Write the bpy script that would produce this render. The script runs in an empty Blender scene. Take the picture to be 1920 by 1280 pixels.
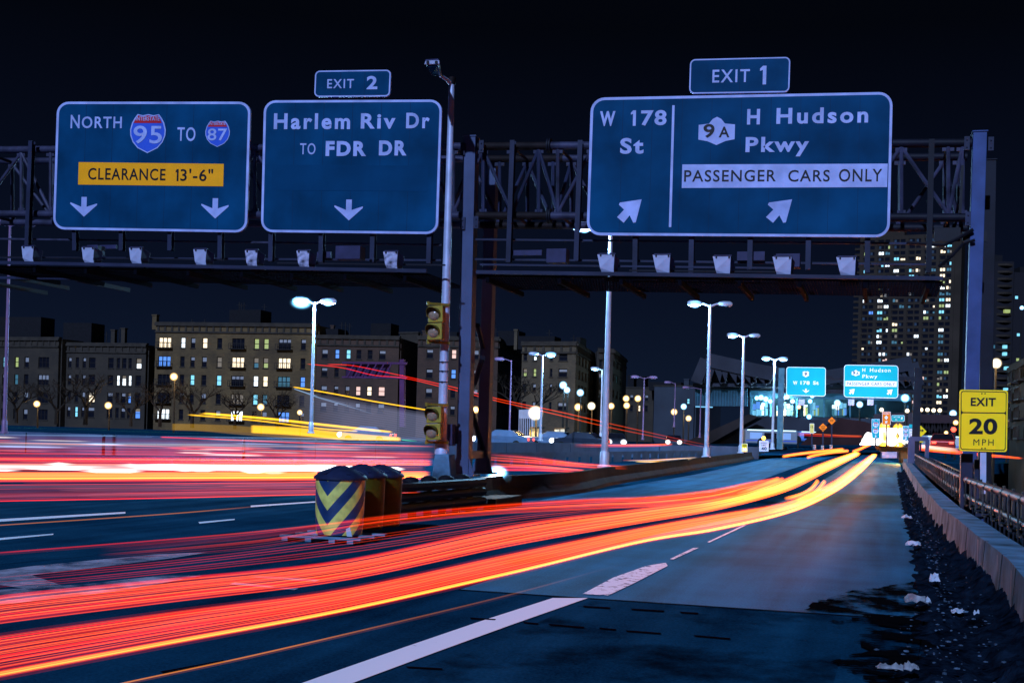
import bpy, bmesh, math, random
from mathutils import Vector, Matrix
random.seed(7)
S = bpy.context.scene
C = S.collection
# ------------------------------------------------------------------ camera, sky, light
F = 2400.0; PX, PY_ = 960.0, 809.0; YAW = math.radians(15.8); ROLL = math.radians(1.6); CAMZ = 1.6
CAM = Vector((0, 0, CAMZ))
fw = Vector((-math.sin(YAW), math.cos(YAW), 0)); R0 = Vector((math.cos(YAW), math.sin(YAW), 0)); Z = Vector((0, 0, 1))
cr_ = R0*math.cos(ROLL) + Z*math.sin(ROLL); cu_ = -R0*math.sin(ROLL) + Z*math.cos(ROLL)
cam = bpy.data.cameras.new('camera'); cam.sensor_width = 36; cam.lens = F/1920*36; cam.shift_y = (PY_-640)/1920
cam.clip_end = 6000; cam.clip_start = 0.05
co = bpy.data.objects.new('camera', cam); C.objects.link(co)
co.matrix_world = Matrix(((cr_.x, cu_.x, -fw.x, 0), (cr_.y, cu_.y, -fw.y, 0), (cr_.z, cu_.z, -fw.z, CAMZ), (0, 0, 0, 1)))
S.camera = co
S.view_settings.view_transform = 'Standard'; S.view_settings.look = 'None'; S.view_settings.exposure = 0; S.view_settings.gamma = 1
S.cycles.use_denoising = True; S.cycles.transparent_max_bounces = 256; S.cycles.max_bounces = 6
S.cycles.use_light_tree = True; S.cycles.sample_clamp_indirect = 4
W = bpy.data.worlds.new('World'); S.world = W; W.use_nodes = True
nt = W.node_tree; bg = nt.nodes['Background']
SUN_AZ, SUN_EL = math.radians(3), math.radians(30)          # where the low light behind the camera comes from
tcw = nt.nodes.new('ShaderNodeTexCoord'); spw = nt.nodes.new('ShaderNodeSeparateXYZ'); rpw = nt.nodes.new('ShaderNodeValToRGB')
e = rpw.color_ramp.elements; e[0].position = 0.0; e[0].color = (.0050, .0105, .027, 1); e[1].position = 0.30; e[1].color = (.0008, .0014, .0034, 1)
e2 = rpw.color_ramp.elements.new(.12); e2.color = (.0026, .0048, .0145, 1)
nt.links.new(tcw.outputs['Generated'], spw.inputs[0]); nt.links.new(spw.outputs[2], rpw.inputs[0]); nt.links.new(rpw.outputs[0], bg.inputs[0]); bg.inputs[1].default_value = 1.0
sl = bpy.data.lights.new('sun', 'SUN'); sl.energy = 4.0; sl.angle = math.radians(0.8); sl.color = (0.42, 0.58, 1.0)
so = bpy.data.objects.new('sun', sl); C.objects.link(so)
tow = Vector((math.sin(SUN_AZ)*math.cos(SUN_EL), math.cos(SUN_AZ)*math.cos(SUN_EL), -math.sin(SUN_EL)))
so.rotation_euler = tow.to_track_quat('-Z', 'Y').to_euler()

# ------------------------------------------------------------------ measuring the photograph
def ray(px, py):
    return fw*F + cr_*(px-PX) - cu_*(py-PY_)
def G(px, py, z=0.0):
    d = ray(px, py); t = (z-CAMZ)/d.z; return CAM + d*t
def Pl(px, py, Y):
    d = ray(px, py); return CAM + d*(Y/d.y)
def D(px, py, depth):
    d = ray(px, py); return CAM + d*(depth/F)
def hor(px): return PY_ + (px-PX)*math.tan(ROLL)

# ------------------------------------------------------------------ materials
MC = {}
def mat(name, col, rough=0.6, metal=0.0, var=0.25, scale=4.0, bump=0.0, bscale=30.0, spec=0.15, coord='Object', detail=6):
    if name in MC: return MC[name]
    m = bpy.data.materials.new(name); m.use_nodes = True; n = m.node_tree.nodes; l = m.node_tree.links
    b = n['Principled BSDF']; b.inputs['Roughness'].default_value = rough; b.inputs['Metallic'].default_value = metal
    b.inputs['Specular IOR Level'].default_value = spec
    tc = n.new('ShaderNodeTexCoord'); no = n.new('ShaderNodeTexNoise'); no.inputs['Scale'].default_value = scale; no.inputs['Detail'].default_value = detail
    l.new(tc.outputs[coord], no.inputs['Vector'])
    rp = n.new('ShaderNodeValToRGB'); rp.color_ramp.elements[0].position = 0.3; rp.color_ramp.elements[1].position = 0.7
    rp.color_ramp.elements[0].color = tuple(c*(1-var) for c in col)+(1,); rp.color_ramp.elements[1].color = tuple(min(1, c*(1+var)) for c in col)+(1,)
    l.new(no.outputs[0], rp.inputs[0]); l.new(rp.outputs[0], b.inputs['Base Color'])
    if bump:
        n2 = n.new('ShaderNodeTexNoise'); n2.inputs['Scale'].default_value = bscale; n2.inputs['Detail'].default_value = 4
        l.new(tc.outputs[coord], n2.inputs['Vector'])
        bp = n.new('ShaderNodeBump'); bp.inputs['Strength'].default_value = bump; bp.inputs['Distance'].default_value = 0.02
        l.new(n2.outputs[0], bp.inputs['Height']); l.new(bp.outputs[0], b.inputs['Normal'])
    MC[name] = m; return m
def emat(name, col, strength):
    if name in MC: return MC[name]
    m = bpy.data.materials.new(name); m.use_nodes = True; n = m.node_tree.nodes
    b = n['Principled BSDF']; b.inputs['Base Color'].default_value = tuple(0.3*c for c in col)+(1,)
    b.inputs['Emission Color'].default_value = tuple(col)+(1,); b.inputs['Emission Strength'].default_value = strength
    MC[name] = m; return m
def softlamp(name, col, strength, power=7):
    """oversize lamp ball: bright core, with its soft halo painted into the emission"""
    m = bpy.data.materials.new(name); m.use_nodes = True; n = m.node_tree.nodes; l = m.node_tree.links; n.remove(n['Principled BSDF'])
    lw = n.new('ShaderNodeLayerWeight'); lw.inputs[0].default_value = .5; a = n.new('ShaderNodeMath'); a.operation = 'SUBTRACT'; a.inputs[0].default_value = 1; l.new(lw.outputs['Facing'], a.inputs[1])
    p = n.new('ShaderNodeMath'); p.operation = 'POWER'; p.inputs[1].default_value = power; l.new(a.outputs[0], p.inputs[0]); q = n.new('ShaderNodeMath'); q.operation = 'MULTIPLY'; q.inputs[1].default_value = strength*.5; l.new(p.outputs[0], q.inputs[0])
    e = n.new('ShaderNodeEmission'); e.inputs[0].default_value = tuple(col)+(1,); l.new(q.outputs[0], e.inputs[1]); t = n.new('ShaderNodeBsdfTransparent'); d = n.new('ShaderNodeAddShader')
    l.new(e.outputs[0], d.inputs[0]); l.new(t.outputs[0], d.inputs[1]); l.new(d.outputs[0], n['Material Output'].inputs[0]); return m
def brickmat(name, c1, c2, mortar, scale=1.0, rough=0.85):
    m = bpy.data.materials.new(name); m.use_nodes = True; n = m.node_tree.nodes; l = m.node_tree.links
    b = n['Principled BSDF']; b.inputs['Roughness'].default_value = rough
    tc = n.new('ShaderNodeTexCoord'); mp = n.new('ShaderNodeMapping'); mp.inputs['Rotation'].default_value = (math.radians(90), 0, 0)
    br = n.new('ShaderNodeTexBrick'); br.inputs['Scale'].default_value = scale
    br.inputs['Color1'].default_value = c1+(1,); br.inputs['Color2'].default_value = c2+(1,); br.inputs['Mortar'].default_value = mortar+(1,)
    br.inputs['Brick Width'].default_value = 0.6; br.inputs['Row Height'].default_value = 0.3
    no = n.new('ShaderNodeTexNoise'); no.inputs['Scale'].default_value = 0.35; no.inputs['Detail'].default_value = 6
    mx = n.new('ShaderNodeMix'); mx.data_type = 'RGBA'; mx.blend_type = 'MULTIPLY'; mx.inputs[0].default_value = 1
    rp = n.new('ShaderNodeValToRGB'); rp.color_ramp.elements[0].position = 0.3; rp.color_ramp.elements[0].color = (0.55, 0.55, 0.55, 1); rp.color_ramp.elements[1].position = 0.7; rp.color_ramp.elements[1].color = (1.2, 1.2, 1.2, 1)
    l.new(tc.outputs['Object'], mp.inputs[0]); l.new(mp.outputs[0], br.inputs[0]); l.new(tc.outputs['Object'], no.inputs[0]); l.new(no.outputs[0], rp.inputs[0])
    l.new(br.outputs[0], mx.inputs[6]); l.new(rp.outputs[0], mx.inputs[7]); l.new(mx.outputs[2], b.inputs['Base Color'])
    return m

steel = mat('painted_steel', (0.015, 0.019, 0.046), 0.55, 0.0, 0.35, 1.5, 0.15, 20)
steel_dk = mat('dark_steel', (0.005, 0.006, 0.013), 0.6, 0.0, 0.4, 2)
rust = mat('rusty_steel', (0.009, 0.006, 0.007), 0.7, 0.1, 0.5, 3)
galv = mat('galvanised_pole', (0.36, 0.42, 0.60), 0.45, 0.2, 0.2, 3, spec=.5)
truss_m = mat('truss_paint', (0.028, 0.029, 0.058), 0.55, 0.1, 0.6, 2.5)
lampbox = mat('lamp_housing', (0.30, 0.33, 0.48), 0.5, 0, 0.2, 4)
lampold = mat('corroded_lamp_housing', (0.25, 0.26, 0.38), 0.6, 0, 0.9, 9)
black = mat('black_rubber', (0.006, 0.006, 0.010), 0.5)
darkbox = mat('dark_grey_box', (0.025, 0.025, 0.07), 0.5)
concrete = mat('concrete', (0.065, 0.14, 0.22), 0.9, 0, 0.7, 2.2, 0.3, 25)
concrete_br = mat('stained_concrete', (0.018, 0.015, 0.015), 0.85, 0, 0.45, 1.2, 0.3, 18)
concrete_bl = mat('far_concrete', (0.06, 0.09, 0.15), 0.85, 0, 0.3, 0.6)
railpaint = mat('maroon_rail_paint', (0.085, 0.028, 0.042), 0.5, 0.0, 0.4, 6, spec=.25)
sg = mat('sign_blue_green', (0.002, 0.043, 0.110), 0.5, 0, 0.38, 0.9, spec=0.02, detail=9)
sw = mat('sign_white', (0.31, 0.37, 0.66), 0.5, 0, 0.22, 2.5)
syel = mat('sign_amber', (0.92, 0.36, 0.004), 0.5, 0, 0.06, 3)
sblk = mat('sign_black', (0.008, 0.008, 0.012), 0.5)
sblue = mat('shield_blue', (0.03, 0.09, 0.52), 0.45, 0, 0.08, 3)
sred = mat('shield_red', (0.42, 0.015, 0.02), 0.45, 0, 0.1, 3)
syel2 = mat('warning_yellow', (1.0, 0.72, 0.01), 0.4, 0, 0.05, 2)
sorange = mat('work_orange', (1.0, 0.22, 0.005), 0.5, 0, 0.05, 3)
seam_m = mat('panel_seam', (0.0015, 0.020, 0.060), 0.6, 0, 0.3, 4, spec=.1); seam_t = mat('panel_seam_teal', (0.0, .33, .38), .6)
def backlit(name, col, st):
    return emat(name, col, st)
tealsign = mat('far_sign_teal', (0.0, 0.48, 0.52), 0.5, 0, 0.1, 1); farwhite = mat('far_sign_white', (0.9, 0.95, 1.0), 0.5, 0, 0.03, 1)
signal_y = mat('signal_yellow', (0.27, 0.21, 0.03), 0.4, 0, 0.15, 6)
lensm = mat('unlit_amber_lens', (0.24, 0.17, 0.12), 0.12, 0, 0.2, 30, spec=.5)
glass_dk = mat('dark_glass', (0.006, 0.007, 0.012), 0.15)
frame_dk = mat('window_frame', (0.012, 0.010, 0.010), 0.6)

# ------------------------------------------------------------------ mesh helpers
class MB:
    def __init__(s): s.v = []; s.f = []; s.m = []
    def add(s, vs, fs, mi=0):
        o = len(s.v); s.v += [Vector(v) for v in vs]
        for f in fs: s.f.append([o+i for i in f]); s.m.append(mi)
    def hexa(s, p, mi=0):      # 8 corners: 0-3 one face loop, 4-7 the opposite
        s.add(p, [(3, 2, 1, 0), (4, 5, 6, 7), (0, 1, 5, 4), (1, 2, 6, 5), (2, 3, 7, 6), (3, 0, 4, 7)], mi)
    def box(s, c, sz, ax=None, mi=0):
        c = Vector(c); x, y, z = ax if ax else (Vector((1, 0, 0)), Vector((0, 1, 0)), Z)
        x, y, z = x*sz[0]/2, y*sz[1]/2, z*sz[2]/2
        s.hexa([c-x-y-z, c+x-y-z, c+x+y-z, c-x+y-z, c-x-y+z, c+x-y+z, c+x+y+z, c-x+y+z], mi)
    def bar(s, a, b, w, h=None, up=Z, mi=0):
        a, b = Vector(a), Vector(b); d = b-a; L = d.length; d.normalize()
        if abs(d.dot(up)) > 0.98: up = Vector((0, 1, 0))
        x = d.cross(up).normalized(); y = x.cross(d).normalized()
        s.box((a+b)/2, (w, L, h or w), (x, d, y), mi)
    def tube(s, pts, rad, n=10, cap=True, mi=0):
        pts = [Vector(p) for p in pts]; k = len(pts); rads = rad if isinstance(rad, (list, tuple)) else [rad]*k
        o = len(s.v); up = Z
        for i, p in enumerate(pts):
            d = (pts[min(i+1, k-1)]-pts[max(i-1, 0)]).normalized()
            u = Vector((0, 1, 0)) if abs(d.z) > 0.95 else Z
            x = d.cross(u).normalized(); y = x.cross(d)
            for j in range(n):
                a = 2*math.pi*j/n; s.v.append(p+(x*math.cos(a)+y*math.sin(a))*rads[i])
        for i in range(k-1):
            for j in range(n):
                s.f.append([o+i*n+j, o+i*n+(j+1) % n, o+(i+1)*n+(j+1) % n, o+(i+1)*n+j]); s.m.append(mi)
        if cap:
            s.f.append([o+j for j in range(n)][::-1]); s.m.append(mi)
            s.f.append([o+(k-1)*n+j for j in range(n)]); s.m.append(mi)
    def lathe(s, c, prof, n=20, ax=Z, mi=0):      # prof: (radius, height) along ax
        c = Vector(c); ax = Vector(ax).normalized(); u = Vector((0, 1, 0)) if abs(ax.z) > 0.9 else Z
        x = ax.cross(u).normalized(); y = ax.cross(x); o = len(s.v)
        for r, h in prof:
            for j in range(n):
                a = 2*math.pi*j/n; s.v.append(c+ax*h+(x*math.cos(a)+y*math.sin(a))*max(r, 1e-4))
        for i in range(len(prof)-1):
            for j in range(n):
                s.f.append([o+i*n+j, o+i*n+(j+1) % n, o+(i+1)*n+(j+1) % n, o+(i+1)*n+j]); s.m.append(mi)
        s.f.append([o+j for j in range(n)][::-1]); s.m.append(mi); s.f.append([o+(len(prof)-1)*n+j for j in range(n)]); s.m.append(mi)
    def prism(s, poly, off, mi=0):        # poly of 3-D points extruded by vector off
        k = len(poly); off = Vector(off)
        vs = [Vector(p) for p in poly]+[Vector(p)+off for p in poly]
        s.add(vs, [list(range(k)), list(range(2*k-1, k-1, -1))]+[(i, i+k, (i+1) % k+k, (i+1) % k) for i in range(k)], mi)
    def sheet(s, poly, mi=0): s.add(poly, [list(range(len(poly)))], mi)
    def ball(s, c, r, n=10, mi=0, sc=(1, 1, 1)):
        prof = [(r*math.sin(math.pi*i/n)*1.0, -r*math.cos(math.pi*i/n)*sc[2]) for i in range(n+1)]
        s.lathe(c, prof, n*2, Z, mi)
def obj(name, mb, mats, parent=None, smooth=False, bevel=0, origin=None, label=None, cat=None, group=None, kind=None):
    me = bpy.data.meshes.new(name)
    if isinstance(mb, MB): vs, fs, mi = mb.v, mb.f, mb.m
    o_ = Vector((0, 0, 0))
    par = parent
    while par is not None: o_ = o_ + par.location; par = par.parent
    loc = Vector((0, 0, 0))
    if parent is None:
        if origin is not None: loc = Vector(origin)
        elif vs:
            xs = [v.x for v in vs]; ys = [v.y for v in vs]; zs = [v.z for v in vs]
            loc = Vector(((min(xs)+max(xs))/2, (min(ys)+max(ys))/2, min(zs)))
    base = o_+loc
    me.from_pydata([tuple(v-base) for v in vs], [], fs); me.validate()
    for m in (mats if isinstance(mats, (list, tuple)) else [mats]): me.materials.append(m)
    if len(me.polygons) == len(mi): me.polygons.foreach_set('material_index', mi)
    bm = bmesh.new(); bm.from_mesh(me); bmesh.ops.recalc_face_normals(bm, faces=bm.faces); bm.to_mesh(me); bm.free()
    if smooth:
        for p in me.polygons: p.use_smooth = True
    o = bpy.data.objects.new(name, me); C.objects.link(o); o.location = loc
    if parent: o.parent = parent
    if smooth:
        md = o.modifiers.new('edges', 'EDGE_SPLIT'); md.split_angle = math.radians(40)
    if bevel:
        b = o.modifiers.new('bevel', 'BEVEL'); b.width = bevel; b.segments = 2; b.limit_method = 'ANGLE'
    tag(o, label, cat, group, kind); return o
def tag(o, label=None, cat=None, group=None, kind=None):
    for k, v in (('label', label), ('category', cat), ('group', group), ('kind', kind)):
        if v: o[k] = v
def thing(name, loc, label, cat, group=None):
    o = bpy.data.objects.new(name, None); C.objects.link(o); o.location = loc; o.empty_display_size = 0.2
    tag(o, label, cat, group); return o
def lamp_light(parent, p, energy, col, r=0.15):
    l = bpy.data.lights.new('bulb_light', 'POINT'); l.energy = energy; l.color = col; l.shadow_soft_size = r
    o = bpy.data.objects.new('bulb_light', l); C.objects.link(o); o.parent = parent; o.location = Vector(p)-parent.location; return o
def crs(pts, n):
    out = []; k = len(pts)
    for i in range(n):
        t = i/(n-1)*(k-1); a = min(int(t), k-2); f = t-a
        p0, p1, p2, p3 = pts[max(a-1, 0)], pts[a], pts[a+1], pts[min(a+2, k-1)]
        out.append(tuple(0.5*((2*q1)+(-q0+q2)*f+(2*q0-5*q1+4*q2-q3)*f*f+(-q0+3*q1-3*q2+q3)*f**3) for q0, q1, q2, q3 in zip(p0, p1, p2, p3)))
    return out

# ------------------------------------------------------------------ lettering
TC = {}
def glyphs(s, bold, sp):
    key = (s, bold, sp)
    if key not in TC:
        cu = bpy.data.curves.new('t', 'FONT'); cu.body = s; cu.size = 1; cu.offset = bold; cu.space_character = sp; cu.resolution_u = 4
        o = bpy.data.objects.new('t', cu); C.objects.link(o)
        me = bpy.data.meshes.new_from_object(o.evaluated_get(bpy.context.evaluated_depsgraph_get()))
        vs = [(v.co.x, v.co.y) for v in me.vertices]; fs = [list(p.vertices) for p in me.polygons]
        bpy.data.objects.remove(o); bpy.data.curves.remove(cu); bpy.data.meshes.remove(me)
        x0 = min(v[0] for v in vs); x1 = max(v[0] for v in vs); y0 = min(v[1] for v in vs); y1 = max(v[1] for v in vs)
        TC[key] = ([((x-x0)/(x1-x0), (y-y0)/(y1-y0)) for x, y in vs], fs)
    return TC[key]
class Board:
    """A flat board in the plane Y = const; shapes given where the photo shows them, laid in thin sheets on its face."""
    def __init__(s, Y, lean=0.028, slope=lambda y: 0.0): s.Y = Y; s.lean = lean; s.slope = slope
    def p(s, x, y, off=0.0): return Pl(x, y, s.Y) - Vector((0, off, 0))
    def w(s, x, y, cx, cy, off):
        return s.p(x + s.lean*(cy-y), y + s.slope(cy)*(x-cx), off)
    def text(s, parent, t, box, off, m, bold=0.02, sp=1.1):
        vs, fs = glyphs(t, bold, sp); x0, y0, x1, y1 = box; cx, cy = (x0+x1)/2, (y0+y1)/2
        mb = MB(); mb.add([s.w(x0+u*(x1-x0), y1-v*(y1-y0), cx, cy, off) for u, v in vs], fs)
        return obj('lettering', mb, m, parent)
    def poly(s, parent, name, pts, off, m, thick=0.0, skew=True):
        cx = sum(q[0] for q in pts)/len(pts); cy = sum(q[1] for q in pts)/len(pts)
        P = [s.w(x, y, cx, cy, off) if skew else s.p(x, y, off) for x, y in pts]; mb = MB()
        if thick: mb.prism(P, (0, thick, 0))
        else: mb.sheet(P)
        return obj(name, mb, m, parent)
def one(bd, t, x0, y0, x1, y1, w, off=.012, m=None):
    return bd.poly(t, 'lettering', [(x1-w, y0), (x1, y0), (x1, y1), (x1-w, y1), (x1-w, y0+(y1-y0)*.22), (x0, y0+(y1-y0)*.28), (x0, y0+(y1-y0)*.15)], off, m or sw)
def rrect(c, r, n=6):        # corners TL TR BR BL in px, rounded by r
    out = []
    for i in range(4):
        p = Vector(c[i]); a = (Vector(c[i-1])-p).normalized(); b = (Vector(c[(i+1) % 4])-p).normalized()
        for k in range(n+1):
            t = k/n*math.pi/2; q = p + a*r*(1-math.sin(t)) + b*r*(1-math.cos(t)); out.append((q.x, q.y))
    return out
def inset(c, d):
    cx = sum(q[0] for q in c)/4; cy = sum(q[1] for q in c)/4
    return [(x+(d if x < cx else -d), y+(d if y < cy else -d)) for x, y in c]
def shield(cx, cy, w, h):
    q = [(-.30, -.5), (-.15, -.47), (0, -.5), (.15, -.47), (.30, -.5), (.38, -.40), (.45, -.28), (.5, -.10), (.49, .05), (.42, .22), (.28, .37), (0, .5), (-.28, .37), (-.42, .22), (-.49, .05), (-.5, -.10), (-.45, -.28), (-.38, -.40)]
    return [(cx+a*w, cy+b*h) for a, b in q]
def shield_top(cx, cy, w, h):
    q = [(-.30, -.5), (-.15, -.47), (0, -.5), (.15, -.47), (.30, -.5), (.38, -.40), (.44, -.29), (-.44, -.29), (-.38, -.40)]
    return [(cx+a*w, cy+b*h) for a, b in q]
def ny_shield(cx, cy, w, h):
    q = [(-.5, -.22), (-.22, -.26), (-.12, -.42), (0, -.5), (.12, -.42), (.22, -.26), (.5, -.22), (.5, .30), (.25, .36), (0, .5), (-.25, .36), (-.5, .30)]
    return [(cx+a*w, cy+b*h) for a, b in q]
def arrow_down(cx, cy, w, h):
    q = [(-.09, -.5), (.11, -.5), (.11, .0), (.5, -.18), (.5, -.10), (.02, .5), (-.5, -.14), (-.5, -.22), (-.09, 0)]
    return [(cx+a*w, cy+b*h) for a, b in q]
def arrow_ur(cx, cy, w, h):
    q = [(.5, -.5), (.28, .48), (.18, .5), (.02, .18), (-.22, .5), (-.5, .26), (-.22, -.06), (-.44, -.27), (-.40, -.36)]
    return [(cx+a*w, cy+b*h) for a, b in q]
def overhead_sign(name, corners, r, Y, bw, label, cat, face=None, edge=None, slope=None, lean=0.028, thick=0.06, group=None):
    bd = Board(Y, lean, slope or (lambda y: 0.0))
    cen = bd.p(sum(c[0] for c in corners)/4, max(c[1] for c in corners))
    t = thing(name, cen, label, cat, group)
    bd.poly(t, 'border', rrect(corners, r), 0, edge or sw, thick, False)
    bd.poly(t, 'panel', rrect(inset(corners, bw), max(r-bw, 1)), 0.004, face or sg, 0.0, False)
    (ax, ay), (bx, by_), (cx, cy), (dx, dy) = inset(corners, bw+.5); nseam = max(1, round((bx-ax)/62)) if Y < 40 else 0
    for k in range(1, nseam+1):
        f = k/(nseam+1); x0, x1 = ax+(bx-ax)*f, dx+(cx-dx)*f; y0, y1 = ay+(by_-ay)*f, dy+(cy-dy)*f; hw = .32 if Y < 40 else .12
        bd.poly(t, 'panel_seam', [(x0-hw, y0), (x0+hw, y0), (x1+hw, y1), (x1-hw, y1)], .007, seam_m if Y < 40 else seam_t, 0, False)
    return t, bd
def iroute(bd, t, cx, cy, w, h, num, off=0.012):
    o = bd.poly(t, 'route_shield', shield(cx, cy, w, h), off, sw)
    bd.poly(o, 'shield_field', shield(cx, cy, w*0.93, h*0.94), off+0.004, sblue)
    bd.poly(o, 'shield_crown', shield_top(cx, cy, w*0.90, h*0.93), off+0.008, sred)
    bd.text(o, 'INTERSTATE', (cx-.33*w, cy-.435*h, cx+.33*w, cy-.33*h), off+0.012, sw, 0.01, 1.0)
    bd.text(o, num, (cx-.40*w, cy-.20*h, cx+.40*w, cy+.26*h), off+0.012, sw, 0.012, 1.05)

# ------------------------------------------------------------------ ground, roads
def roadmat(name, c1, c2, rough, rvar=0.1, spec=0.5, lo=.36, hi=.66):
    m = bpy.data.materials.new(name); m.use_nodes = True; n = m.node_tree.nodes; l = m.node_tree.links
    b = n['Principled BSDF']; b.inputs['Specular IOR Level'].default_value = spec
    tc = n.new('ShaderNodeTexCoord')
    a = n.new('ShaderNodeTexNoise'); a.inputs['Scale'].default_value = 0.5; a.inputs['Detail'].default_value = 9; a.inputs['Roughness'].default_value = 0.65
    mp = n.new('ShaderNodeMapping'); mp.inputs['Scale'].default_value = (2.2, 0.10, 1)
    s = n.new('ShaderNodeTexNoise'); s.inputs['Scale'].default_value = 1.0; s.inputs['Detail'].default_value = 5
    g = n.new('ShaderNodeTexNoise'); g.inputs['Scale'].default_value = 38; g.inputs['Detail'].default_value = 6; g.inputs['Roughness'].default_value = .75
    l.new(tc.outputs['Object'], a.inputs[0]); l.new(tc.outputs['Object'], mp.inputs[0]); l.new(mp.outputs[0], s.inputs[0]); l.new(tc.outputs['Object'], g.inputs[0])
    ad = n.new('ShaderNodeMath'); ad.operation = 'ADD'; l.new(a.outputs[0], ad.inputs[0]); l.new(s.outputs[0], ad.inputs[1])
    a2 = n.new('ShaderNodeMath'); a2.operation = 'MULTIPLY_ADD'; l.new(g.outputs[0], a2.inputs[0]); a2.inputs[1].default_value = 1.3; l.new(ad.outputs[0], a2.inputs[2])
    rp = n.new('ShaderNodeValToRGB'); rp.color_ramp.elements[0].position = lo; rp.color_ramp.elements[1].position = hi
    dv = n.new('ShaderNodeMath'); dv.operation = 'DIVIDE'; dv.inputs[1].default_value = 3.3; l.new(a2.outputs[0], dv.inputs[0]); l.new(dv.outputs[0], rp.inputs[0])
    rp.color_ramp.elements[0].color = c1+(1,); rp.color_ramp.elements[1].color = c2+(1,); l.new(rp.outputs[0], b.inputs['Base Color'])
    mr = n.new('ShaderNodeMapRange'); mr.inputs[3].default_value = rough-rvar; mr.inputs[4].default_value = rough+rvar; l.new(dv.outputs[0], mr.inputs[0])
    l.new(mr.outputs[0], b.inputs['Roughness'])
    bp = n.new('ShaderNodeBump'); bp.inputs['Strength'].default_value = 0.35; bp.inputs['Distance'].default_value = 0.01; l.new(g.outputs[0], bp.inputs['Height']); l.new(bp.outputs[0], b.inputs['Normal'])
    return m
asphalt = roadmat('asphalt', (0.001, 0.013, 0.031), (0.008, 0.068, 0.135), 0.8, spec=.0, lo=.40, hi=.62)
slabconc = roadmat('concrete_deck', (0.004, 0.042, 0.090), (0.018, 0.175, 0.345), 0.65, spec=.015, lo=.40, hi=.62)
farground = mat('dark_ground', (0.012, 0.013, 0.018), 0.9)

# top edge of the right-hand parapet, read off the photo at its height
PTOP = 0.55
par_px = [(1990, 1165), (1955, 1123), (1920, 1083), (1893, 1050), (1868, 1029), (1830, 1001), (1801, 977), (1762, 949), (1729, 913), (1708, 884), (1697, 867), (1692, 855)]
par = [G(x, y, PTOP) for x, y in par_px]
par = [par[0] + (par[0]-par[1]).normalized()*14] + par
def ground_mesh(n, x0, x1, y0, y1, z):
    mb = MB(); mb.sheet([(x0, y0, z), (x1, y0, z), (x1, y1, z), (x0, y1, z)]); return mb
obj('ground', ground_mesh('g', -3000, 3000, -300, 4500, -6.0), farground, kind='structure')
edge = [(p.x+0.25, p.y, 0) for p in par]
mb = MB()
poly = [(-700, -40, 0), (edge[0][0], -40, 0)] + edge + [(edge[-1][0]+30, edge[-1][1]+60, 0), (160, 900, 0), (-700, 900, 0)]
mb.prism(poly, (0, 0, -0.9)); obj('road', mb, asphalt, kind='structure')
# concrete deck beyond the expansion joint, 4 mm above
J0, J1 = G(860, 1106), G(1760, 1166)
far_l = [(960, 1074), (1230, 1002), (1400, 966), (1500, 925), (1560, 890), (1620, 850)]
mb = MB(); mb.sheet([tuple(J0+Z*.004), tuple(J1+Z*.004)] + [(p.x-0.15, p.y, .004) for p in par[4:]] + [tuple(G(x, y)+Z*.004) for x, y in far_l[::-1]])
obj('pavement', mb, slabconc, kind='structure')
litasph = roadmat('lamplit_left_lanes', (0.002, 0.022, 0.048), (0.012, 0.085, 0.16), 0.8, spec=.0, lo=.40, hi=.62)
mb = MB(); mb.sheet([tuple(G(x, y)+Z*.003) for x, y in [(-300, 1075), (0, 1058), (300, 1030), (600, 985), (760, 955), (800, 925), (860, 890), (900, 850), (-300, 862)]]); obj('left_carriageway', mb, litasph, kind='structure')  # lighter colour stands in for lamplight falling on the left lanes
mb = MB(); mb.sheet([tuple(G(x, y)+Z*.004) for x, y in [(1010, 938), (1180, 934), (1330, 924), (1420, 902), (1480, 880), (1540, 862), (1600, 848), (1540, 846), (1470, 852), (1400, 868), (1300, 890), (1180, 910)]]); obj('inner_lane', mb, slabconc, kind='structure')
tar = mat('joint_tar', (0.006, 0.006, 0.008), 1, spec=0)
mb = MB()
for (a, b, w) in ((J0, J1, .022), (G(1420, 985), G(1700, 1002), .012), (G(1530, 939), G(1690, 945), .02)):
    dd = (b-a).normalized(); nrm = Vector((-dd.y, dd.x, 0))*w
    mb.sheet([a-nrm+Z*.008, b-nrm+Z*.008, b+nrm+Z*.008, a+nrm+Z*.008])
obj('road_joint', mb, tar, kind='structure')

def wornpaint(name, col, lo, hi, sc):
    m = bpy.data.materials.new(name); m.use_nodes = True; n = m.node_tree.nodes; l = m.node_tree.links
    b = n['Principled BSDF']; b.inputs['Roughness'].default_value = 0.8; b.inputs['Specular IOR Level'].default_value = .0; b.inputs['Base Color'].default_value = col+(1,)
    tc = n.new('ShaderNodeTexCoord'); no = n.new('ShaderNodeTexNoise'); no.inputs['Scale'].default_value = sc; no.inputs['Detail'].default_value = 8; no.inputs['Roughness'].default_value = .7
    rp = n.new('ShaderNodeValToRGB'); rp.color_ramp.elements[0].position = lo; rp.color_ramp.elements[1].position = hi
    l.new(tc.outputs['Object'], no.inputs[0]); l.new(no.outputs[0], rp.inputs[0])
    tr = n.new('ShaderNodeBsdfTransparent'); mx = n.new('ShaderNodeMixShader'); l.new(rp.outputs[0], mx.inputs[0]); l.new(tr.outputs[0], mx.inputs[1]); l.new(b.outputs[0], mx.inputs[2])
    l.new(mx.outputs[0], n['Material Output'].inputs[0]); return m
paint = wornpaint('lane_paint', (0.72, 0.90, 0.98), 0.26, 0.36, 3.0)
paint2 = wornpaint('worn_lane_paint', (0.72, 0.90, 0.98), 0.38, 0.47, 7.0)
paint3 = wornpaint('faded_paint', (0.36, 0.36, 0.46), 0.36, 0.60, 1.6)
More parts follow.
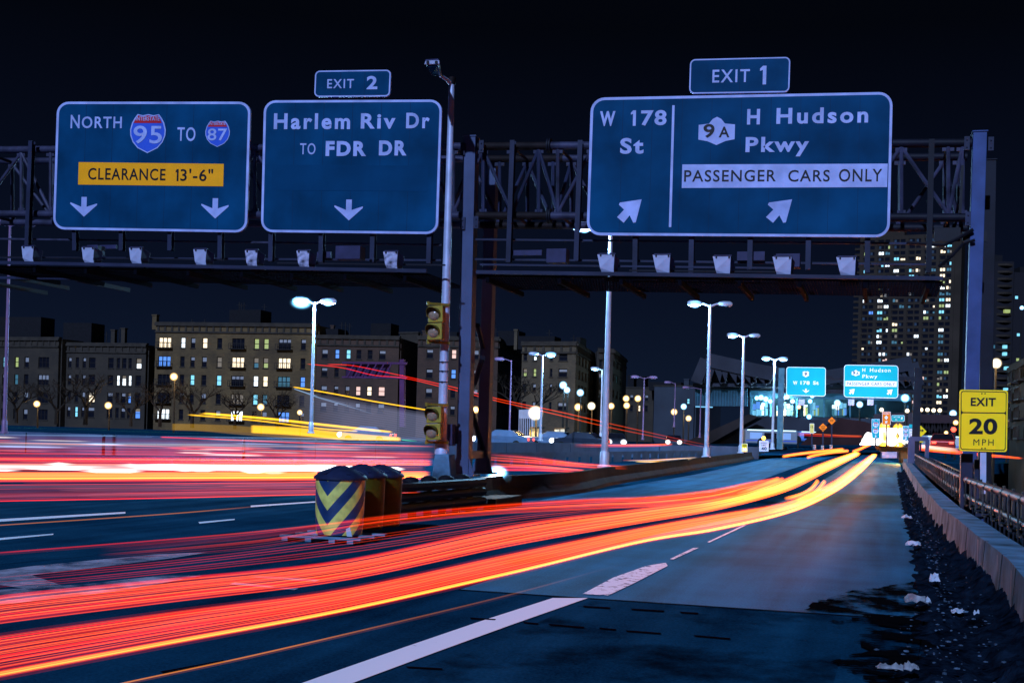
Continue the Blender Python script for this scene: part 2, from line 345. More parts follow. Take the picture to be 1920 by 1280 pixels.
ypaint = wornpaint('yellow_paint', (0.40, 0.20, 0.03), 0.30, 0.55, 2.5)
def mark(polys, m, z=.009):
    mb = MB()
    for p in polys: mb.sheet([tuple(G(x, y)+Z*z) for x, y in p])
    return obj('lane_marking', mb, m, kind='structure')
mark([[(520, 1299), (640, 1290), (820, 1223), (960, 1172), (1102, 1122), (1036, 1122), (900, 1166), (760, 1214), (600, 1270)]], paint)
mark([[(1092, 1115), (1140, 1118), (1190, 1094), (1252, 1062), (1248, 1056), (1212, 1062), (1150, 1084)]], paint2, .013)
mark([[(1262, 1050), (1310, 1028), (1300, 1028), (1256, 1049)], [(1330, 1018), (1400, 985), (1394, 985), (1326, 1017)]], paint2, .013)
mark([[(-40, 976), (235, 960), (235, 963), (-40, 981)], [(372, 979), (440, 973), (440, 975), (374, 982)], [(470, 948), (592, 940), (592, 942), (470, 951)], [(-10, 1010), (100, 1001), (100, 1003), (-10, 1014)]], paint)
mark([[(-40, 1075), (60, 1062), (290, 1040), (390, 1036), (330, 1046), (140, 1070), (-40, 1090)],
      [(-20, 1108), (160, 1096), (300, 1080), (380, 1080), (230, 1108), (-40, 1140)], [(40, 1072), (-40, 1092), (60, 1106), (120, 1100)],
      [(480, 1080), (600, 1088), (590, 1092), (470, 1083)], [(440, 1093), (560, 1104), (552, 1107), (430, 1096)]], paint3)
crackm = mat('sealed_crack', (0.004, 0.001, 0.002), 1, spec=0)
mark([[(x0, y0-.9), (x1, y1-1), (x1-2, y1+1.2), (x0+3, y0+1.4)] for x0, y0, x1, y1 in ((1092, 1138, 1145, 1141), (1182, 1143, 1246, 1147), (1274, 1149, 1310, 1151), (1028, 1172, 1096, 1178), (1122, 1179, 1156, 1182), (1172, 1184, 1240, 1189), (1300, 1193, 1370, 1199), (980, 1168, 1010, 1171), (880, 1160, 930, 1163), (300, 1262, 420, 1240), (760, 1252, 830, 1256))], crackm, .011)
stain = wornpaint('oil_stain', (0.002, 0.004, 0.008), .50, .72, .55); 
mark([[(1110, 1126), (1600, 1152), (1560, 1290), (700, 1290)]], stain, .006)
# wet patch and grit along the right kerb
def dirt_poly():
    return [(1683, 872), (1696, 925), (1708, 971), (1729, 1043), (1738, 1100), (1738, 1180), (1725, 1290)]
wet = mat('wet_grit', (0.004, 0.004, 0.006), 0.22, 0, 0.5, 3, 0.5, 40)
def jag(P):
    out = []
    for (x0, y0), (x1, y1) in zip(P, P[1:]+P[:1]):
        n = max(2, int(math.hypot(x1-x0, (y1-y0)*2)/7))
        for k in range(n): t = k/n; out.append((x0+(x1-x0)*t+random.uniform(-9, 9), y0+(y1-y0)*t+random.uniform(-2.2, 2.2)))
    return out
def wetm():
    m = wornpaint('oily_wet_patch', (0.003, 0.003, 0.004), 0.44, 0.52, 1.5); b = m.node_tree.nodes['Principled BSDF']; b.inputs['Roughness'].default_value = .6; b.inputs['Specular IOR Level'].default_value = 0; return m
mb = MB(); mb.sheet([tuple(G(x, y)+Z*.02) for x, y in jag([(1510, 1148), (1540, 1128), (1590, 1112), (1660, 1102), (1750, 1085), (1750, 1290), (1640, 1290), (1600, 1262), (1560, 1245), (1630, 1222), (1590, 1200), (1640, 1185), (1560, 1168), (1640, 1158)])])
obj('wet_road', mb, wetm(), kind='structure')
dirtm = mat('dirt', (0.004, 0.009, 0.018), 1.0, 0, 0.8, 7, 0.9, 30, spec=0)
L = [G(x, y) for x, y in crs(dirt_poly()[::-1], 60)]
def par_at(y):
    for a, b in zip(par, par[1:]):
        if a.y <= y <= b.y: return a.x+(b.x-a.x)*(y-a.y)/(b.y-a.y)
    return par[-1].x if y > par[-1].y else par[0].x
mb = MB(); NX = 26; ys = [4.2*(70/4.2)**(i/420) for i in range(421)]
def l_at(y):
    for a, b in zip(L, L[1:]):
        if a.y <= y <= b.y: return a.x+(b.x-a.x)*(y-a.y)/(b.y-a.y)
    return L[0].x if y < L[0].y else L[-1].x
rows = []
from mathutils import noise as mn
for y in ys:
    xl, xr = l_at(y)-.15, par_at(y)+.02; row = []
    for j in range(NX+1):
        s = j/NX; x = xl+(xr-xl)*s + .12*mn.noise(Vector((y*1.7, s*3, 0)))*(1 if 0 < j < NX else 0)
        h = (.05*math.sin(math.pi*min(1, s*1.25))+.07*mn.noise(Vector((x*1.6, y*1.6, 2)))+.06*mn.noise(Vector((x*6, y*6, 5)))+.03*mn.noise(Vector((x*17, y*17, 9))))*(min(1, s*5)) - (.02 if j == 0 else 0)
        row.append((x, y, max(h + .27*max(0, (s-.45)/.55)**1.5, -.02)+.006))  # dark dirt, heaped higher at the wall to stand in for shadow there
    rows.append(row)
vs = [p for r in rows for p in r]; fs = [(i*(NX+1)+j, i*(NX+1)+j+1, (i+1)*(NX+1)+j+1, (i+1)*(NX+1)+j) for i in range(420) for j in range(NX)]
mb.add(vs, fs); obj('dirt_bank', mb, dirtm, smooth=True, kind='structure')
gr = mat('gravel_stone', (0.05, 0.085, 0.13), 1, 0, 0.8, 9, spec=0)
mb = MB()
def rock(mb, c, r, mi=0):
    b = bmesh.new(); bmesh.ops.create_icosphere(b, subdivisions=1, radius=r); sx, sy, sz = random.uniform(.7, 1.5), random.uniform(.7, 1.5), random.uniform(.3, .7)
    vs = [Vector((v.co.x*sx, v.co.y*sy, v.co.z*sz))*random.uniform(.8, 1.2)+Vector(c) for v in b.verts]; b.verts.index_update()
    mb.add(vs, [[v.index for v in f.verts] for f in b.faces], mi); b.free()
for k in range(900):
    y = 4.5*(55/4.5)**random.random(); xl = l_at(y); xr = par_at(y)-.1
    s = random.gauss(.05, .22) if random.random() < .6 else random.random()
    if s > 1: continue
    x = xl+(xr-xl)*s; rock(mb, (x, y, .02+.10*max(0, min(1, s*3))), random.choice((.006, .008, .012, .018)))
obj('gravel', mb, gr, kind='stuff')
paper = mat('litter_paper', (0.34, 0.42, 0.52), 0.7, 0, 0.15, 8); bag = mat('dirty_plastic', (0.17, 0.19, 0.22), 0.5, 0, 0.4, 12)
def litter(px, py, w, d, h, m, label):
    c = G(px, py, .13); n = 7; mb = MB(); vs = []
    for i in range(n):
        for j in range(n):
            u, v = i/(n-1)-.5, j/(n-1)-.5; q = Vector((u*w*.75, v*d*.8, 0)); rr = 1-.25*random.random() if max(abs(u), abs(v)) > .4 else 1
            vs.append(c+q*rr+Z*(h*random.uniform(.0, 1.1)*(.3+.7*max(0, 1-3*(u*u+v*v))))-Z*.03)
    mb.add(vs, [(i*n+j, (i+1)*n+j, (i+1)*n+j+1, i*n+j+1) for i in range(n-1) for j in range(n-1)])
    o = obj('litter', mb, m, label=label, cat='litter', group='litter in the dirt by the parapet')
    s = o.modifiers.new('solid', 'SOLIDIFY'); s.thickness = .006
litter(1752, 1086, .16, .22, .12, paper, 'bright white crumpled sheet of paper on the dirt bank')
litter(1718, 1123, .30, .35, .09, bag, 'flattened pale plastic bag at the edge of the wet patch')
litter(1735, 1124, .14, .18, .06, paper, 'torn white scrap touching the flattened plastic bag')
litter(1796, 1141, .16, .18, .05, paper, 'thin white strip of paper lying high on the dirt bank below the parapet')
litter(1831, 1146, .08, .10, .06, paper, 'small balled white paper nearest the parapet')
litter(1670, 1245, .26, .12, .05, bag, 'long grey scrap of plastic in the wet road at the bottom of the photo')
litter(1708, 1248, .14, .12, .06, bag, 'small grey scrap to the right of the long plastic strip')
litter(1712, 1017, .30, .30, .07, paper, 'pale crumpled paper on the dirt midway along the parapet')
litter(1700, 968, .3, .4, .08, paper, 'far pale scrap of paper where the dirt bank narrows')

# ------------------------------------------------------------------ right parapet and railings
mb = MB()
pp = par
for i in range(len(pp)-1):
    a, b = pp[i], pp[i+1]; n = Vector((b.y-a.y, -(b.x-a.x), 0)).normalized()
    n0 = Vector((pp[min(i+1, len(pp)-1)].y-pp[max(i-1, 0)].y, -(pp[min(i+1, len(pp)-1)].x-pp[max(i-1, 0)].x), 0)).normalized()
    n1 = Vector((pp[min(i+2, len(pp)-1)].y-pp[i].y, -(pp[min(i+2, len(pp)-1)].x-pp[i].x), 0)).normalized()
    A0 = Vector((a.x, a.y, 0)); B0 = Vector((b.x, b.y, 0)); w = .32
    mb.hexa([A0-n0*.04, B0-n1*.04, B0+n1*w, A0+n0*w, A0+Z*PTOP, B0+Z*PTOP, B0+n1*w+Z*PTOP, A0+n0*w+Z*PTOP])
obj('parapet', mb, concrete, label='low grey concrete parapet along the right edge of the road', cat='parapet')
pj = mat('parapet_joint', (.01, .014, .02), .9); chalk = mat('parapet_scrape', (.20, .27, .36), .9)
par_o = bpy.data.objects['parapet']; cumd = 0
for i in range(len(par)-1):
    a, b = par[i], par[i+1]; d = Vector((b.x-a.x, b.y-a.y, 0)); 
    if d.length < .1 or a.y < 2: continue
    dn = d.normalized(); n = Vector((dn.y, -dn.x, 0)); nj = max(1, int(d.length/8))
    for k in range(nj):
        p = Vector((a.x, a.y, 0))+d*(k+.5)/nj-n*.022; mb = MB(); mb.hexa([p-n*.024-dn*.009+Z*.02, p-n*.024+dn*.009+Z*.02, p+n*.02+dn*.009+Z*.02, p+n*.02-dn*.009+Z*.02, p+n*.016-dn*.009+Z*.552, p+n*.016+dn*.009+Z*.552, p+n*.06+dn*.009+Z*.552, p+n*.06-dn*.009+Z*.552]); obj('joint', mb, pj, par_o)
        p2 = Vector((a.x, a.y, 0))+d*(k+.2+.5*random.random())/nj-n*.047; mb = MB(); w = random.uniform(.02, .07); h1 = random.uniform(.1, .34); mb.sheet([p2-dn*w+Z*.54, p2+dn*w+Z*.545, p2+dn*w*.5+Z*(.54-h1), p2-dn*w*.3+Z*(.50-h1)]); obj('scrape', mb, chalk, par_o)
def offs(path, d):
    out = []
    for i, p in enumerate(path):
        q = path[min(i+1, len(path)-1)]-path[max(i-1, 0)]; n = Vector((q.y, -q.x, 0)).normalized(); out.append(Vector((p.x, p.y, 0))+n*d)
    return out
rp_ = [Vector(q) for q in crs([(p.x, p.y, 0) for p in offs(par, .50)], 60)]
rl = thing('railing', rp_[20], 'maroon double pipe railing on short steel posts behind the right concrete parapet', 'railing')
mb = MB(); mb.tube([p+Z*.98 for p in rp_], .055, 10); obj('top_rail', mb, railpaint, rl, True)
mb = MB(); mb.tube([p+Z*.70 for p in rp_], .042, 10); obj('middle_rail', mb, railpaint, rl, True)
cum = 0; last = -9; pc = 0; tot = 0
post_m = mat('rail_post_steel', (0.022, 0.020, 0.024), 0.6, 0.1, 0.8, 9)
for i in range(len(rp_)-1):
    a, b = rp_[i], rp_[i+1]; seg = (b-a).length
    while last+1.05 <= tot+seg:
        last = max(last+1.05, tot); t = (last-tot)/seg; p = a+(b-a)*t; d = (b-a).normalized(); n = Vector((d.y, -d.x, 0))
        if p.y < 5 or pc > 58: 
            if p.y < 5: continue
            break
        mb = MB(); mb.box(p+n*.10+Z*.79, (.03, .12, .50), (n, d, Z)); mb.box(p+n*.10+Z*.56, (.30, .26, .025), (n, d, Z))
        for hz, rr in ((.98, .060), (.70, .046)): mb.lathe(p+Z*hz-d*.025, [(rr, 0), (rr, .05)], 10, d)
        mb.bar(p-n*.06+Z*.56, p-n*.065+Z*.99, .02, .05); obj('post', mb, post_m, rl); pc += 1
    tot += seg

# near pipe end at the lower right corner
# ------------------------------------------------------------------ gantry
YS, YF, YR, YW0, YW1 = 25.60, 26.05, 27.30, 24.30, 26.9
gan = thing('sign_gantry', Pl(873, 893, 26), 'tubular steel sign gantry spanning the whole road on tall box columns', 'gantry')
chord_px = lambda x, top: (280+(262-280)*x/1820 if top else 401+(407-401)*x/1820)
for (y0, y1, nm) in ((281, 268, 'upper_chord'), (401, 408, 'lower_chord')):
    for Yp in (YF, YR):
        for (xa, xb, m) in ((-60, 868, truss_m), (868, 1030, rust), (1030, 1640, truss_m), (1640, 1822, steel_dk)):
            fa, fb = (xa/1820), (xb/1820); dy = 0 if Yp == YF else (14 if nm == 'upper_chord' else 8)
            mb = MB(); a = Pl(xa, y0+(y1-y0)*fa, YF); b = Pl(xb, y0+(y1-y0)*fb, YF); a.y = b.y = Yp
            mb.tube([a, b], .085 if Yp == YF else .08, 12); obj(nm, mb, m, gan, True)
def gx(x, f): # point on front truss at height fraction f (0 bottom chord, 1 top chord)
    yt = 281+(268-281)*x/1820; yb = 401+7*x/1820; return Pl(x, yb+(yt-yb)*f, YF)
nodes = [-40, 40, 95, 172, 250, 330, 410, 478, 560, 640, 720, 800, 850, 906, 960, 1010, 1046, 1110, 1200, 1300, 1400, 1500, 1600, 1690, 1778, 1805]
for i, x in enumerate(nodes):
    for Yp in (YF, YR):
        mb = MB(); a, b = gx(x, 0.04), gx(x, .96); a.y = b.y = Yp; mb.tube([a, b], .042, 8)
        mb.box(b, (.22, .03, .2)); mb.box(a, (.16, .03, .16)); obj('strut', mb, truss_m if x < 860 or x > 1020 else steel, gan)
    if i+1 < len(nodes):
        for Yp in (YF, YR):
            up = (i % 2 == 0) == (Yp == YF); a, b = gx(x, .04 if up else .95), gx(nodes[i+1], .95 if up else .04); a.y = b.y = Yp
            mb = MB(); mb.tube([a, b], .04, 8); obj('diagonal_brace', mb, truss_m if x < 860 or x > 1020 else steel, gan)
    if i % 2 == 0:
        mb = MB(); a = gx(x, .98); b = gx(x, .98); b.y = YR; mb.tube([a, b], .035, 6); obj('cross_tie', mb, steel_dk, gan); mb = MB(); a = gx(x, .02); b = gx(x, .02); b.y = YR; mb.tube([a, b], .035, 6); obj('cross_tie', mb, steel_dk, gan)
for x in (1030, ):
    for f in (0, 1):
        mb = MB(); p = gx(x, f); mb.lathe(p-Vector((.04, 0, 0)), [(.16, 0), (.16, .035), (.09, .036), (.09, .045), (.16, .046), (.16, .08)], 16, Vector((1, 0, 0))); obj('pipe_flange', mb, steel_dk, gan, True)
# columns
def column(pxb, pyb, pxt, pyt, Y, w, d, m, name='column', flange=True):
    b = Pl(pxb, pyb, Y); t = Pl(pxt, pyt, Y); mb = MB()
    c0, c1 = Vector((b.x, Y, b.z)), Vector((t.x, Y, t.z))
    mb.bar(c0, c1, d, w) if False else None
    q = lambda c: [c+Vector((-w/2, 0, 0)), c+Vector((w/2, 0, 0)), c+Vector((w/2, d, 0)), c+Vector((-w/2, d, 0))]
    mb.hexa(q(c0)+q(c1)); mb.box(c0+Vector((0, d/2, .02)), (w+.3, d+.2, .04))
    for sx in (-1, 1):
        mb.add([c0+Vector((sx*w/2, .02, .04)), c0+Vector((sx*(w/2+.13), .02, .04)), c0+Vector((sx*w/2, .02, .42)), c0+Vector((sx*w/2, .05, .04)), c0+Vector((sx*(w/2+.13), .05, .04)), c0+Vector((sx*w/2, .05, .42))], [(0, 1, 2), (3, 5, 4), (0, 2, 5, 3), (1, 4, 5, 2), (0, 3, 4, 1)])
    mb.box(c1+Vector((0, d/2, .012)), (w+.04, d+.04, .03))
    return obj(name, mb, m, gan, bevel=.008)
colp = mat('column_paint', (0.048, 0.066, 0.135), .5, 0, .25, 1.2, .1, 15)
column(866, 892, 880, 256, 25.85, .27, .30, colp); column(903, 888, 920, 300, 27.45, .25, .28, colp)
column(1815, 975, 1838, 247, 25.85, .25, .30, mat('blue_steel', (.030, .055, .16), .5, .1, .25, 2)); column(1846, 940, 1856, 300, 27.3, .25, .28, steel_dk)
for pts in (((895, 610), (905, 650)), ((905, 670), (886, 730)), ((884, 770), (905, 840))):
    mb = MB(); a = Pl(pts[0][0], pts[0][1], 26.4); b = Pl(pts[1][0], pts[1][1], 27.3); mb.tube([a, b], .06, 8); obj('column_brace', mb, steel_dk, gan)
mb = MB(); mb.bar(Pl(880, 852, 26.1), Pl(905, 851, 27.5), .12, .16); obj('column_brace', mb, steel, gan)
for (x, y) in ((868, 280), (903, 275), (868, 419), (893, 417), (1813, 269), (1858, 270), (1815, 410)):
    mb = MB(); c = Pl(x, y, 25.83); mb.box(c, (.10, .05, .26)); mb.lathe(c+Vector((0, -.05, .07)), [(.015, 0), (.015, .02)], 6, Vector((0, 1, 0))); mb.lathe(c+Vector((0, -.05, -.07)), [(.015, 0), (.015, .02)], 6, Vector((0, 1, 0))); obj('bracket_plate', mb, steel, gan)
# hangers carrying the signs, down to the walkway
for (xt, yt, xb, yb) in ((60, 265, 52, 466), (140, 300, 142, 470), (231, 300, 229, 470), (323, 300, 320, 470), (416, 300, 414, 485), (512, 300, 509, 490), (606, 300, 603, 492), (703, 300, 699, 492), (810, 300, 805, 494),
                         (962, 264, 954, 492), (1089, 264, 1081, 490), (1194, 300, 1191, 512), (1300, 300, 1296, 512), (1410, 300, 1406, 506), (1519, 300, 1515, 506), (1629, 300, 1626, 512), (1747, 262, 1741, 512)):
    mb = MB(); a, b = Pl(xt, yt, YS+.16), Pl(xb, yb, YS+.16)
    for dy, w, t in ((-.06, .10, .012), (.06, .10, .012)): mb.bar(a+Vector((0, dy, 0)), b+Vector((0, dy, 0)), .10, .012, Vector((0, 1, 0)))
    mb.bar(a, b, .012, .11, Vector((0, 1, 0))); obj('hanger', mb, steel if xt not in (1747,) else steel_dk, gan)
# walkway: rails, edge beam, grating, brackets
def hline(name, xa, ya, xb, yb, Y, w, h, m):
    mb = MB(); mb.bar(Pl(xa, ya, Y), Pl(xb, yb, Y), w, h); obj(name, mb, m, gan)
gratem = mat('walkway_grating', (0.0015, 0.002, 0.005), 0.9, spec=.05)
hline('handrail', -60, 447, 828, 459, 26.0, .04, .04, truss_m); hline('handrail', 890, 449, 1745, 457, 26.0, .04, .04, steel)
hline('handrail', -60, 482, 828, 488, 26.0, .04, .04, steel); hline('handrail', 890, 486, 1745, 496, 26.0, .04, .04, steel)
hline('walkway_beam', -60, 491, 800, 508, YW0, .05, .07, steel); hline('walkway_beam', 893, 510, 1768, 522, YW0, .05, .07, steel)
hline('walkway_beam', -60, 510, 815, 530, YW1, .05, .07, steel_dk); hline('walkway_beam', 893, 520, 1768, 532, YW1, .05, .07, steel_dk)
hline('conduit', -60, 481, 420, 487, 24.7, .03, .03, steel_dk); hline('conduit', 520, 493, 835, 497, 24.7, .03, .03, steel_dk); hline('conduit', 900, 496, 1480, 503, 24.7, .035, .035, steel)
hline('conduit', 1180, 507, 1470, 510, 24.7, .03, .03, steel_dk)
for (xa, ya, xb, yb) in ((-60, 497, 800, 513), (893, 515, 1768, 527)):
    mb = MB(); a, b = Pl(xa, ya, YW0), Pl(xb, yb, YW0); nb = 9
    for k in range(nb):
        o_ = Vector((0, .1+(YW1-YW0-.2)*k/(nb-1), 0)); mb.bar(a+o_, b+o_, .012, .03)
    ng = 150
    for k in range(ng+1):
        q = a+(b-a)*k/ng; mb.bar(q+Vector((0, .06, .002)), q+Vector((0, YW1-YW0-.06, .002)), .012, .024)
    obj('grating', mb, gratem, gan)
for x in (-22, 66, 162, 255, 354, 454, 548, 648, 760, 915, 1050, 1165, 1275, 1387, 1500, 1622, 1740):
    ya = (491+17*x/800 if x < 850 else 510+12*(x-893)/875); mb = MB(); p = Pl(x, ya+6, YW0)
    mb.hexa([p+Vector((-.035, -.03, -.14)), p+Vector((.035, -.03, -.14)), p+Vector((.035, 2.6, -.14)), p+Vector((-.035, 2.6, -.14)), p+Vector((-.035, -.03, -.04)), p+Vector((.035, -.03, -.04)), p+Vector((.035, 2.6, -.04)), p+Vector((-.035, 2.6, -.04))])
    obj('walkway_bracket', mb, gratem, gan)
for x0, y0, dx in ((23, 520, 2.2), (-20, 530, 2.2), (143, 524, 2.2)):
    mb = MB(); p = Pl(x0, y0, 26); mb.bar(p, p+Vector((0, 2.2, 0)), .07, .10); obj('walkway_bracket', mb, steel_dk, gan)
mb = MB(); mb.bar(Pl(-60, 520, 26), Pl(140, 522, 26), .05, .06); obj('walkway_beam', mb, steel, gan)
for (x, y, w, h) in ((657, 475, 52, 26), (1046, 481, 38, 26), (1478, 490, 42, 24), (180, 470, 26, 20)):
    mb = MB(); p = Pl(x, y, 25.2); mb.box(p, (w/92, .3, h/92)); obj('control_box', mb, darkbox, gan, bevel=.01)
for (x, y, w, h, m) in ((620, 478, 30, 12, sblue), (1000, 474, 60, 10, sblue), (215, 463, 40, 8, darkbox), (1420, 480, 50, 16, darkbox), (1788, 440, 44, 24, black), (1840, 444, 40, 18, black)):
    mb = MB(); p = Pl(x-12, y, 25.9); mb.box(p, (w/92, .05, h/92)); obj('junction_plate', mb, darkbox if m is sblue else m, gan)
mb = MB(); mb.tube([Pl(1700, 455, 25.9), Pl(1770, 460, 25.8), Pl(1800, 445, 25.8), Pl(1825, 430, 25.75)], .035, 6); mb.tube([Pl(1760, 500, 25.9), Pl(1785, 480, 25.8), Pl(1805, 458, 25.8), Pl(1828, 450, 25.75)], .03, 6); obj('cable', mb, black, gan)
mb = MB(); mb.bar(Pl(1805, 310, 26.0), Pl(1800, 400, 26.0), .05, .05); obj('cable', mb, black, gan)

def sign_light(x, y, w, label, m, tilt=.3):
    p = Pl(x, y, YW0+.05); t = thing('sign_floodlight', p-Vector((0, 0, .2)), label, 'floodlight', 'floodlights along the gantry walkway')
    k = w/100; mb = MB(); h = .35; 
    fl = [(-k/2*1.12, h/2), (k/2*1.12, h/2), (k/2*.9, -h*.25), (k/2*.78, -h/2), (-k/2*.78, -h/2), (-k/2*.9, -h*.25)]
    a = [p+Vector((u+(-(v))*0.12, -.02+(-.03 if v < 0 else .0)+(.05 if v < -.1 else 0), v)) for u, v in fl]
    bk = [p+Vector((u*.85+.06, .24, v*.75-.02)) for u, v in fl]
    n = len(fl); mb.add(a+bk, [list(range(n))]); mb.add(a+bk, [list(range(2*n-1, n-1, -1))]+[(i, i+n, (i+1) % n+n, (i+1) % n) for i in range(n)], 1)
    obj('housing', mb, [m, darkbox], t, bevel=.012)
    mb = MB(); mb.box(p+Vector((0, -.01, h/2+.012)), (k*1.1, .05, .022)); obj('top_lip', mb, darkbox, t)
    mb = MB(); mb.bar(p+Vector((.1, .2, -.1)), p+Vector((.1, .2, -.24)), .05, .03); mb.box(p+Vector((.05, .1, -.2)), (.3, .3, .03)); obj('mount', mb, steel_dk, t)
    for sx in (-1, 1):
        mb = MB(); mb.box(p+Vector((sx*k*.4, -.035, h/2-.02)), (.03, .02, .04)); obj('latch', mb, black, t)
for x, y, w, lb, m in ((54, 477, 28, 'pale floodlight box left of the clearance sign, first on the walkway', lampbox), (167, 479, 28, 'pale floodlight box under the left arrow of the clearance sign', lampbox), (256, 480, 28, 'pale floodlight box under the middle of the clearance sign', lampbox),
    (377, 483, 28, 'pale floodlight box under the right arrow of the clearance sign', lampbox), (473, 485, 26, 'corroded floodlight box under the gap between the two left signs', lampold), (570, 486, 26, 'corroded floodlight box above the bright street lamp', lampold),
    (734, 488, 28, 'corroded floodlight box under the right half of the Harlem Riv Dr sign', lampold), (1138, 494, 30, 'pale floodlight box under the left end of the W 178 St sign', lampbox), (1242, 495, 30, 'pale floodlight box under the dividing line of the W 178 St sign', lampbox),
    (1355, 498, 30, 'pale floodlight box under the route shield of the passenger cars sign', lampbox), (1468, 499, 31, 'pale floodlight box under the right slanting arrow, in front of a grey control box', lampbox), (1588, 500, 31, 'last pale floodlight box, in front of the apartment tower', lampbox)):
    sign_light(x, y, w, lb, m)

# ------------------------------------------------------------------ the big signs
t, bd = overhead_sign('highway_sign', [(107, 191), (470, 191), (463, 436), (99, 430)], 22, YS, 4.5, 'large blue green highway sign reading NORTH 95 TO 87 with an amber clearance strip', 'road sign', slope=lambda y: (y-191)/245*.022)
bd.text(t, 'N', (133, 216, 150, 241), .012, sw, .015); bd.text(t, 'ORTH', (154, 219, 229, 241), .012, sw, .015, 1.15)
iroute(bd, t, 278, 251, 67, 73, '95'); bd.text(t, 'TO', (333, 239, 367, 265), .012, sw, .012, 1.15); iroute(bd, t, 408.5, 251.5, 46, 49, '87')
bd.poly(t, 'clearance_strip', [(147.5, 306), (419.5, 306), (419.5, 348), (147.5, 348)], .012, syel)
bd.text(t, 'CLEARANCE', (166, 316, 311, 338), .018, sblk, .012, 1.12); one(bd, t, 330, 317.5, 335.5, 340, 3.2, .018, sblk); bd.text(t, "3'-6\"", (339, 317, 400, 340), .018, sblk, .012, 1.1)
bd.poly(t, 'arrow', arrow_down(157.5, 388, 50, 37), .012, sw); bd.poly(t, 'arrow', arrow_down(403.5, 391, 51, 38), .012, sw)

t, bd = overhead_sign('highway_sign', [(495, 188.5), (829, 187), (821, 439), (489, 435)], 22, YS, 4.5, 'large blue green highway sign reading Harlem Riv Dr to FDR Dr with one down arrow', 'road sign', slope=lambda y: -.004+(y-187)/250*.02)
bd.text(t, 'Harlem', (514, 213, 657, 243), .012, sw, .03, 1.25); bd.text(t, 'Riv', (677, 213, 742, 242), .012, sw, .03, 1.25); bd.text(t, 'Dr', (762, 212, 806, 241), .012, sw, .03, 1.25)
bd.text(t, 'TO', (563, 269, 592, 290), .012, sw, .008, 1.15); bd.text(t, 'FDR', (611, 265, 687, 293), .012, sw, .045, 1.2); bd.text(t, 'DR', (711, 264, 763, 292), .012, sw, .045, 1.2)
sgp = mat('sign_patch', (0.002, 0.040, 0.104), 0.5, 0, 0.2, 1, spec=.02)
bd.poly(t, 'blank_patch', [(510, 310), (803, 310), (803, 358), (510, 358)], .009, sgp)
bd.poly(t, 'arrow', arrow_down(654, 394, 53, 39), .012, sw)

t, bd = overhead_sign('exit_tab_sign', [(591, 133), (733, 131), (731, 181), (589, 182)], 9, YS, 2.5, 'small exit tab reading EXIT 2 above the Harlem Riv Dr sign', 'road sign', slope=lambda y: -.008)
bd.text(t, 'EXIT', (614, 149, 664, 166), .012, sw, .012, 1.2); bd.text(t, '2', (688, 143, 708, 168), .012, sw, .03)
mb = MB(); [mb.bar(Pl(x, 178, YS+.1), Pl(x, 200, YS+.1), .06, .04) for x in (626, 632, 716)]; obj('mount_post', mb, steel, t)

t, bd = overhead_sign('highway_sign', [(1108, 183.5), (1674, 172.5), (1668, 445), (1099.5, 441)], 26, YS, 5, 'widest blue green highway sign reading W 178 St and H Hudson Pkwy passenger cars only', 'road sign', slope=lambda y: -.019+(y-178)/265*.026)
bd.text(t, 'W', (1125, 209, 1154, 237), .012, sw, .035); one(bd, t, 1183, 207.5, 1192.5, 236.5, 5.4); bd.text(t, '78', (1202, 207, 1250, 236), .012, sw, .03, 1.15); bd.text(t, 'St', (1163, 259, 1207, 289), .012, sw, .035, 1.2)
bd.poly(t, 'divider', [(1257.5, 198), (1262, 198), (1262, 426), (1257.5, 426)], .012, sw)
o = bd.poly(t, 'route_shield', ny_shield(1344, 246, 68, 53), .012, sw); bd.text(o, '9', (1319, 233, 1340, 259), .018, sblk, .02); bd.text(o, 'A', (1348, 238, 1368, 258), .018, sblk, .02)
bd.text(t, 'H', (1401, 205, 1425, 234), .012, sw, .03); bd.text(t, 'Hudson', (1456, 202, 1628, 232), .012, sw, .03, 1.25); bd.text(t, 'Pkwy', (1398, 257, 1517, 294), .012, sw, .03, 1.2)
bd.poly(t, 'white_strip', [(1279, 308), (1664, 308), (1664, 352), (1279, 352)], .012, sw)
bd.text(t, 'PASSENGER', (1283, 319, 1455, 341), .018, sblk, .01, 1.12); bd.text(t, 'CARS', (1478, 319, 1556, 341), .018, sblk, .01, 1.12); bd.text(t, 'ONLY', (1573, 317, 1654, 341), .018, sblk, .01, 1.12)
bd.poly(t, 'arrow', arrow_ur(1180, 396, 45, 44), .012, sw); bd.poly(t, 'arrow', arrow_ur(1460.5, 396, 48, 44), .012, sw)

t, bd = overhead_sign('exit_tab_sign', [(1294, 111.5), (1482, 107), (1480, 173), (1292, 176)], 10, YS, 2.5, 'small exit tab reading EXIT 1 above the widest sign', 'road sign', slope=lambda y: -.018)
bd.text(t, 'EXIT', (1336, 131, 1406, 155), .012, sw, .012, 1.2); one(bd, t, 1425, 124, 1437, 159, 6.5)

